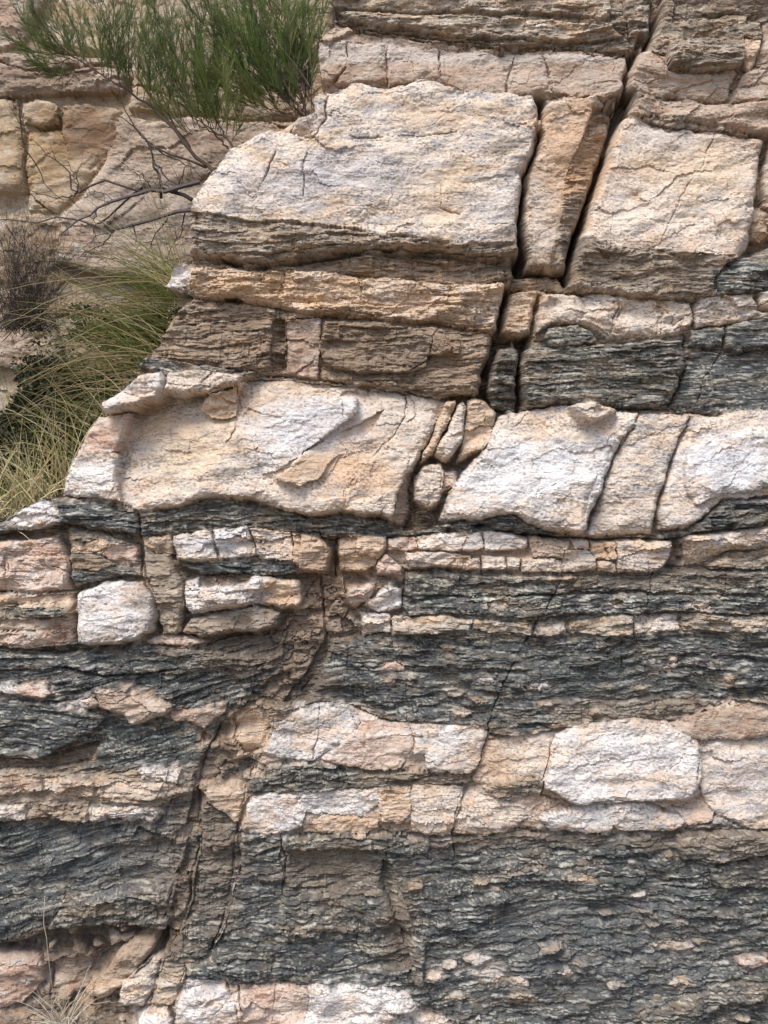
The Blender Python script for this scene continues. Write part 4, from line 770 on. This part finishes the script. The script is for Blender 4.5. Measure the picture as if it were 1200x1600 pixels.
# ------------------------------------------------------------------ ground and the soil chute behind the ledge
def sheet(name, us_, vs_, fn, mat):
    A, B = np.meshgrid(us_, vs_); X, Y, Z = fn(A, B)
    n, m = A.shape; id_ = np.arange(n * m).reshape(n, m)
    q = np.stack([id_[:-1, :-1].ravel(), id_[:-1, 1:].ravel(), id_[1:, 1:].ravel(), id_[1:, :-1].ravel()], 1)
    o = link_mesh(name, np.stack([X.ravel(), Y.ravel(), Z.ravel()], 1), q, None, mat, smooth=True)
    tag(o, kind='structure'); return o
M_soil = plain('soil', (.07, .052, .036), .95, .45, 60)
M_grd = plain('sandy_ground', (.17, .13, .095), .95, .3, 6)
def soil_z(X, Y): return EYE - .16 + 1.35 * np.clip(X + 1.4, -1.6, .75) + .22 * (Y - .1)
def soil_fn(A, B):
    return A, B, soil_z(A, B) + .05 * fbm(A / .12, B / .12, 4, 7)
sheet('soil_slope', np.linspace(-2.6, -.1, 160), np.linspace(.06, 1.25, 80), soil_fn, M_soil)
g = np.concatenate([-np.geomspace(200, 3, 24), np.linspace(-2.8, 2.8, 60), np.geomspace(3, 200, 24)])
sheet('ground', g, g, lambda A, B: (A, B, .10 + .05 * fbm(A / .8, B / .8, 4, 9) * (np.abs(A) < 30)), M_grd)

# ------------------------------------------------------------------ plants
class Tubes:
    """collects thin tapered tubes (polyline + radii) with a tint per tube"""
    def __init__(s): s.v = []; s.q = []; s.t = []; s.c = []; s.n = 0
    def add(s, pts, r, tint, sides=3):
        pts = np.asarray(pts, float); n = len(pts); r = np.broadcast_to(r, (n,)) if np.ndim(r) else np.linspace(r, r * .25, n)
        d = np.gradient(pts, axis=0); d /= np.linalg.norm(d, axis=1)[:, None] + 1e-9
        ref = np.array([.3, 1, .2]); a = np.cross(d, ref); a /= np.linalg.norm(a, axis=1)[:, None] + 1e-9
        b = np.cross(d, a)
        an = np.arange(sides) * math.tau / sides
        ring = pts[:, None] + r[:, None, None] * (np.cos(an)[None, :, None] * a[:, None] + np.sin(an)[None, :, None] * b[:, None])
        k = s.n; s.v.append(ring.reshape(-1, 3)); s.c.append(np.tile(np.asarray(tint, float), (n * sides, 1)))
        for i in range(n - 1):
            for j in range(sides):
                j2 = (j + 1) % sides
                s.q.append((k + i * sides + j, k + i * sides + j2, k + (i + 1) * sides + j2, k + (i + 1) * sides + j))
        if sides == 3: s.t += [(k, k + 2, k + 1), (k + (n - 1) * 3, k + (n - 1) * 3 + 1, k + (n - 1) * 3 + 2)]
        s.n += n * sides
    def leaf(s, p, d, ln, w, tint):
        d = np.asarray(d, float); d /= np.linalg.norm(d) + 1e-9
        sd = np.cross(d, rng.normal(size=3)); sd /= np.linalg.norm(sd) + 1e-9; up = np.cross(sd, d) * w * .3
        p = np.asarray(p, float)
        s.v.append(np.array([p, p + d * ln * .5 + sd * w, p + d * ln, p + d * ln * .5 - sd * w, p + d * ln * .5 + up]))
        s.c.append(np.tile(np.asarray(tint, float), (5, 1))); k = s.n
        s.t += [(k, k + 1, k + 4), (k + 1, k + 2, k + 4), (k + 2, k + 3, k + 4), (k + 3, k, k + 4)]; s.n += 5
    def make(s, name, mat, parent=None, org=(0, 0, 0)):
        o = link_mesh(name, np.concatenate(s.v) - np.array(org), s.q or None, s.t or None, mat, parent, ('tint', np.concatenate(s.c)))
        if parent is None: o.location = org
        return o
def W(u, v, Y): return np.array(at(u, v, Y))
def poly3(pts, Y0, Y1=None, n=10, wob=.004):
    """px polyline -> smooth 3-D curve"""
    p = np.array(pts, float); Y1 = Y0 if Y1 is None else Y1
    ys = np.linspace(Y0, Y1, len(p)); w = np.array([W(a, b, y) for (a, b), y in zip(p, ys)])
    t = np.linspace(0, len(w) - 1, n); i = np.clip(t.astype(int), 0, len(w) - 2); f = (t - i)[:, None]
    p0 = w[np.maximum(i - 1, 0)]; p1 = w[i]; p2 = w[i + 1]; p3 = w[np.minimum(i + 2, len(w) - 1)]
    c = .5 * (2 * p1 + (p2 - p0) * f + (2 * p0 - 5 * p1 + 4 * p2 - p3) * f ** 2 + (3 * p1 - p0 - 3 * p2 + p3) * f ** 3)
    c[1:-1] += rng.normal(0, wob, c[1:-1].shape); return c
def empty(name, loc):
    o = bpy.data.objects.new(name, None); o.location = loc; o.empty_display_size = .1; COL.objects.link(o); return o
M_leaf = tinted('green_stems', .6); M_wood = tinted('dry_wood', .85); M_blade = tinted('grass_blades', .6)
GREEN = [lin(c) * .9 for c in ((100, 118, 62), (126, 136, 74), (80, 98, 56), (134, 136, 88), (90, 104, 66), (110, 132, 66))]
STRAW = [lin(c) * .98 for c in ((218, 202, 158), (202, 184, 138), (176, 166, 128), (214, 202, 166), (168, 150, 104))]
OLIVE = [lin(c) * .9 for c in ((140, 142, 84), (122, 132, 72), (158, 152, 96), (104, 122, 62))]
WOOD = [lin(c) * .9 for c in ((92, 78, 68), (110, 94, 82), (78, 66, 58))]
def pick(a): return a[rng.integers(len(a))] * rng.uniform(.8, 1.2)

def spray(green, twig, base, tip, Y0, Y1, n_sub=20, n_needle=9, start=.25, bow=8):
    b, t = np.array(base, float), np.array(tip, float); mid = (b + t) / 2 + np.array([rng.normal(0, 5), bow])
    c = poly3([b, mid, t], Y0, Y1, 8, .003)
    twig.add(c, .0022, pick(WOOD))
    base_t = pick(GREEN)
    for k in range(n_sub):
        f = start + (1 - start) * (k + rng.random()) / n_sub
        i = min(int(f * 7), 6); p = c[i] + (c[i + 1] - c[i]) * (f * 7 - i)
        d = c[i + 1] - c[i]; d /= np.linalg.norm(d)
        d = d + rng.normal(0, .42, 3) + np.array([0, 0, .25]); d /= np.linalg.norm(d)
        ln = rng.uniform(18, 42) * PX * 1.15
        e = p + d * ln + np.array([0, 0, .1 * ln]); m = (p + e) / 2 + rng.normal(0, .003, 3)
        green.add([p, m, e], np.array([.0012, .001, .0005]), base_t * rng.uniform(.75, 1.15))
        for q in range(n_needle + 2):
            g = rng.uniform(.1, 1); s_ = p + (e - p) * g
            dd = d + rng.normal(0, .26, 3) + np.array([0, 0, .3]); dd /= np.linalg.norm(dd)
            l2 = rng.uniform(9, 21) * PX * 1.15
            green.add([s_, s_ + dd * l2], np.array([.001, .0004]), (base_t + pick(GREEN)) / 2 * rng.uniform(.75, 1.25))

def own(o, r):
    o.data.transform(__import__('mathutils').Matrix.Translation(-r.location)); o.parent = r
    if o.name.split('.')[0] in ('twigs', 'green_stems', 'leaves', 'stems'): o['kind'] = 'stuff'
def shrub(label, org, wood, sprays, group=None):
    r = empty('broom_shrub', org); tag(r, label, 'shrub')
    bk = Tubes(); tw = Tubes(); gr = Tubes()
    part = []
    for pts, Y0, Y1, rad in wood:
        b_ = Tubes(); b_.add(poly3(pts, Y0, Y1, 14), rad, pick(WOOD), 5); part.append(('branch', b_, M_wood))
    for a in sprays: spray(gr, tw, *a)
    for nm, T, m in part + [('twigs', tw, M_wood), ('green_stems', gr, M_leaf)]:
        own(T.make(nm, m), r)
    return r
spA = []
for b, t in [((112,88),(36,34)),((118,92),(50,12)),((128,98),(74,8)),((140,106),(98,2)),((150,114),(122,14)),((160,118),(150,-8)),((172,126),(176,4)),((186,134),(196,24)),((100,84),(30,70)),((120,96),(60,52)),((135,104),(84,40)),
             ((206,146),(204,40)),((214,150),(222,-10)),((224,156),(246,8)),((232,160),(262,34)),((170,122),(140,50)),((190,136),(166,44)),((180,100),(176,-20)),((212,100),(206,-30)),((240,110),(236,-30)),
             ((296,214),(214,84)),((298,206),(226,58)),((304,200),(240,44)),((310,196),(258,36)),((318,194),(276,50)),((326,196),(296,64)),((334,200),(318,84)),((342,204),(338,100)),((300,210),(222,116)),((290,206),(230,140)),((312,200),(262,84)),((322,200),(286,104)),((330,202),(306,120)),((306,196),(246,74)),
             ((340,204),(330,140)),((352,214),(350,130)),((362,222),(372,150)),((270,150),(262,-10)),((280,140),(290,-16)),((268,120),(240,-30)),((110,90),(50,96)),((130,110),(70,110)),((330,200),(330,90)),((336,204),(348,80)),((326,196),(312,60)),((318,190),(300,40)),((344,206),(356,110)),((310,180),(318,20)),((320,180),(336,40)),((236,150),(226,70)),((250,160),(250,60)),((262,170),(272,80)),((200,140),(190,60))]:
    y = rng.uniform(.34, .62); spA.append((b, t, y, y + rng.uniform(-.12, .1), 20, 9, .12))
shrub('green broom-like shrub with a slanting bare stem, above the dead branches', at(332, 266, .45),
      [([(334,268),(304,244),(264,198),(236,166),(205,146),(165,122),(108,84)], .42, .5, .0095), ([(322,262),(284,246),(250,234),(215,206),(192,168),(186,132)], .44, .5, .006),
       ([(374,240),(350,214),(322,196),(296,182)], .4, .5, .006), ([(356,232),(330,206),(306,192)], .44, .48, .005), ([(300,240),(268,186),(236,150),(214,120)], .46, .5, .0045), ([(350,214),(330,170),(300,130),(270,60)], .46, .5, .0035), ([(205,146),(206,100),(210,20)], .5, .5, .0035), ([(165,122),(158,80),(150,20)], .5, .5, .003)], spA)
spB = []
for t in [(340,24),(352,-6),(366,-24),(380,-30),(394,-34),(410,-34),(424,-34),(440,-30),(456,-34),(470,-30),(486,-24),(496,-6),(504,20),(350,60),(364,40),(378,20),(392,16),(408,10),(424,14),(440,10),(458,14),(474,20),(488,30),(360,84),(376,66),(392,56),(410,50),(428,60),(446,66),(464,70),(480,76),(396,90),(418,96),(372,110),(350,120),(340,96),(330,60),(326,20),(316,-10),(300,20),(310,70),(320,110),(334,130),(344,-20),(356,24),(300,-20),(404,120),(430,110),(450,104),(470,110)]:
    y = rng.uniform(.28, .6); f = rng.uniform(.0, .35)
    b = (484 + rng.uniform(-26, 8) + (t[0] - 484) * f, 186 + rng.uniform(-6, 6) + (t[1] - 186) * f)
    spB.append((b, t, .36, y, 25, 10, .3, 14))
shrub('dense green broom-like shrub fanning up from behind the left shoulder of the largest pale block', at(486, 190, .4),
      [([(488 + rng.uniform(-14, 6), 192), (470 + rng.uniform(-30, 20), 140), (x, y)], .36, rng.uniform(.3, .55), .004) for x, y in ((380,50),(400,20),(425,10),(450,10),(470,30),(490,40),(410,80),(440,60),(365,80),(505,60),(496,90))] , spB)

# dead branches
dk = [lin(c) * .8 for c in ((74, 66, 60), (60, 54, 50), (96, 90, 88))]
r = empty('dead_branches', at(306, 300, .35)); tag(r, 'bare dark dead branches reaching left across the pale rock face', 'branch')
T2 = Tubes()
MAINB = [([(312,284),(262,298),(220,300),(186,314),(150,326),(122,346),(92,368)], .008), ([(304,328),(252,338),(205,350),(180,358),(140,352),(96,342),(40,346),(-30,344)], .006), ([(300,312),(268,300),(232,292),(200,310),(172,336),(150,350)], .007),
         ([(222,300),(160,282),(118,302),(104,264),(74,244),(48,216)], .004), ([(118,302),(94,310),(48,298)], .0028), ([(118,302),(122,280),(100,250)], .0028), ([(182,357),(156,384),(120,402)], .003), ([(252,310),(246,262),(216,206),(186,182)], .005),
         ([(30,170),(40,230),(74,290),(104,312)], .003), ([(236,294),(214,268),(196,262)], .0022), ([(150,326),(148,360),(152,384)], .0022), ([(206,350),(216,376),(210,400)], .002), ([(276,300),(290,262),(296,250)], .0025), ([(262,340),(240,372),(236,398)], .0025),
         ([(290,330),(282,362),(262,396)], .0028), ([(268,298),(250,286),(214,282)], .0022), ([(10,352),(30,380),(46,400)], .0024), ([(186,314),(150,300),(132,310)], .002), ([(240,250),(262,278),(300,292)], .004), ([(215,205),(258,242),(306,262)], .004)]
for pts, rad in MAINB:
    c = poly3(pts, .34, .34 + rng.uniform(-.06, .1), 12, .005); T = Tubes(); T.add(c, rad * 1.35, pick(dk), 5); own(T.make('branch', M_wood), r)
    for _ in range(5):
        i = rng.integers(2, 11); d = np.array([rng.normal(-.5, .6), rng.normal(0, .5), rng.normal(.1, .7)]); d /= np.linalg.norm(d)
        l = rng.uniform(.04, .13); T2.add([c[i], c[i] + d * l * .5 + rng.normal(0, .006, 3), c[i] + d * l + rng.normal(0, .01, 3)], .0016, pick(dk))
own(T2.make('twigs', M_wood), r)

# grass
def blade(T, root, ang, ln, droop, cols, rad=.0013, yaw=None):
    a = math.radians(ang); y = rng.normal(0, .4) if yaw is None else yaw
    d = np.array([math.cos(a), y, math.sin(a)]); d /= np.linalg.norm(d); n = 6
    t = np.linspace(0, 1, n)[:, None]; L = ln * PX * 1.05
    p = root + d * L * t + np.array([0, 0, -1.]) * L * droop * t ** 2.2 + np.array([rng.normal(0, .05), rng.normal(0, .05), 0]) * L * t ** 2
    T.add(p, np.array([1, 1, .9, .75, .55, .25]) * rad, pick(cols))
def tuft(name, label, specs, cat='grass', kind='stuff'):
    T = Tubes()
    for n, (u0, v0), (u1, v1), (Y0, Y1), (a0, a1), (l0, l1), (d0, d1), cols, rad in specs:
        for _ in range(n):
            f = rng.random(); u, v = u0 + (u1 - u0) * f + rng.normal(0, 7), v0 + (v1 - v0) * f + rng.normal(0, 7)
            blade(T, W(u, v, rng.uniform(Y0, Y1)), rng.uniform(a0, a1), rng.uniform(l0, l1), rng.uniform(d0, d1), cols, rad)
    org = tuple(T.v[0][0]); o = T.make(name, M_blade, None, org); tag(o, label, cat, None, kind); return o
MIX = OLIVE + STRAW[:3] + GREEN[:2]
tuft('grass', 'green and straw coloured grass arching left from behind the brown layers', [
    (150, (292,440), (226,590), (.14,.34), (132,186), (110,240), (.05,.5), MIX, .0017), (130, (290,430), (230,580), (.2,.4), (130,178), (60,150), (.0,.4), GREEN + OLIVE[:2], .0017),
    (70, (296,440), (262,480), (.12,.3), (96,140), (90,200), (.0,.3), MIX, .0013), (34, (290,430), (232,580), (.1,.25), (140,184), (200,330), (.1,.55), STRAW + OLIVE, .0021),
    (90, (250,540), (150,660), (.12,.34), (110,190), (70,190), (.1,.6), MIX, .0013)])
tuft('grass', 'dry straw coloured grass standing on the slope at the left edge, above the dark ledge', [
    (170, (-60,850), (110,760), (.14,.4), (56,132), (90,240), (.0,.4), STRAW + OLIVE[:2], .0018), (60, (-60,850), (110,760), (.1,.2), (50,140), (90,220), (.1,.5), STRAW, .0022), (150, (-50,840), (120,750), (.2,.5), (55,130), (50,130), (.0,.35), GREEN + OLIVE[:2], .0018),
    (110, (50,800), (190,640), (.12,.36), (75,165), (80,210), (.05,.5), MIX + STRAW, .0017), (120, (-60,760), (60,700), (.4,.65), (60,125), (80,200), (.0,.4), STRAW + OLIVE, .0015), (50, (-40,840), (110,750), (.1,.3), (20,160), (60,150), (.1,.7), STRAW, .0018)])
for k in range(15):
    T = Tubes()
    if k < 9: blade(T, W(300 - 24 * rng.random(), 440, rng.uniform(.2, .4)), rng.uniform(96, 118), rng.uniform(170, 330), rng.uniform(0, .12), STRAW, .0015)
    else: blade(T, W(296 - 26 * rng.random(), 440, rng.uniform(.2, .4)), rng.uniform(118, 150), rng.uniform(240, 330), rng.uniform(0, .15), STRAW, .0013)
    o = T.make('grass_stalk', M_blade, None, tuple(T.v[0][0])); tag(o, 'long thin straw stalk rising past the dead branches', 'grass stalk', 'long straw stalks in front of the shrub')
# low leafy plants and the dark twiggy bush
def bush(label, cen, n, rx, rz, ry, Y, cols, ln, w, stems, cat='bush', name='low_bush', tone=WOOD):
    r = empty(name, at(*cen, Y)); tag(r, label, cat)
    A = Tubes(); B = Tubes(); c0 = W(*cen, Y)
    for _ in range(stems):
        e = c0 + np.array([rng.normal(0, rx * .6), rng.normal(0, ry * .6), rng.uniform(.1, rz * 1.3)])
        m = (c0 + e) / 2 + rng.normal(0, .015 + rx * .16, 3); A.add([c0 + rng.normal(0, .05, 3) * np.array([rx * 7, 1, .3]), m, e], .0015, pick(tone))
        for _ in range(5):
            g = rng.uniform(.3, 1); s_ = m + (e - m) * g; d = rng.normal(0, .7, 3) + np.array([0, 0, .8]); A.add([s_, s_ + d * .05], .0007, pick(tone))
    for _ in range(n):
        q_ = rng.normal(size=3); q_ *= rng.random() ** .4 / np.linalg.norm(q_)
        lump = 1 + .3 * math.sin(5 * q_[0] + cen[0]) + .2 * math.sin(9 * q_[2] + cen[1])
        p = c0 + np.array([q_[0] * rx * 1.7, q_[1] * ry * 1.5, (q_[2] + .7) * rz * .8]) * lump
        B.leaf(p, rng.normal(0, 1, 3) + np.array([0, 0, .4]), ln * rng.uniform(.6, 1.3), w * rng.uniform(.7, 1.3), pick(cols))
    for nm, t_, m in (('stems', A, M_wood), ('leaves', B, M_leaf)):
        own(t_.make(nm, m), r)
    return r
DARK = [lin(c) * .62 for c in ((72, 78, 50), (86, 88, 62), (60, 64, 46), (92, 88, 70))]
bush('dark twiggy bush against the rock face at the left edge, under the dead branches', (40, 515), 260, .24, .42, .08, .62, DARK, .014, .003, 260, tone=[lin((74, 66, 58)), lin((60, 52, 46))])
bush('low dark leafy bush almost hidden behind the arching grass', (206, 545), 3600, .14, .13, .07, .50, DARK, .024, .007, 60)
bush('small dark bush in the shade between the grass clumps', (110, 640), 5200, .17, .18, .07, .48, DARK, .022, .006, 40)
bush('dark undergrowth bush at the left edge behind the dry standing grass', (0, 850), 9500, .27, .40, .05, .40, DARK + GREEN[2:3], .03, .008, 60)
bush('shaded green bush just below the arching grass, left of the jutting wedge slab', (105, 760), 6500, .15, .27, .06, .42, DARK + DARK + GREEN[2:3], .028, .008, 40)
# dry tuft at the bottom left and the ball of rootlets
T = Tubes(); PALE = [lin(c) * .9 for c in ((196, 186, 168), (178, 164, 140), (206, 200, 188), (158, 142, 116))]
for k in range(46):
    blade(T, W(95 + rng.normal(0, 12), 1606, -.33 + rng.uniform(-.05, .05)), rng.uniform(30, 150), rng.uniform(40, 110), rng.uniform(.1, .8), PALE, .0013)
for pts in ([(70,1400),(72,1450),(76,1500),(84,1560)], [(137,1578),(145,1542),(139,1520)], [(145,1568),(165,1566),(186,1564)], [(100,1540),(106,1564),(112,1600)], [(118,1560),(132,1530),(140,1505)], [(96,1540),(100,1560),(94,1600)]):
    T.add(poly3(pts, -.27, -.3, 8, .002), .0016, pick(PALE))
o = T.make('dry_grass', M_blade, None, at(95, 1606, -.33)); tag(o, 'dry pale grass tuft with bent twigs in the bottom left corner', 'dry grass')
T = Tubes()
for k in range(26):
    ph = rng.uniform(0, 6.28); rr = rng.uniform(.016, .042); c0 = W(660, 812, -.03) + rng.normal(0, .008, 3)
    a = np.linspace(ph, ph + rng.uniform(2.5, 5), 12); tl = rng.normal(0, .5, 3)
    T.add(np.stack([c0[0] + rr * 1.2 * np.cos(a), c0[1] - rr * .6 * np.sin(a + tl[0]), c0[2] + rr * .75 * np.sin(a)], 1), np.full(12, .0012), pick(WOOD + PALE[3:]))
o = T.make('root_ball', M_wood, None, at(660, 812, -.03)); tag(o, 'small ball of dry rootlets at the foot of the jointed gap', 'roots')
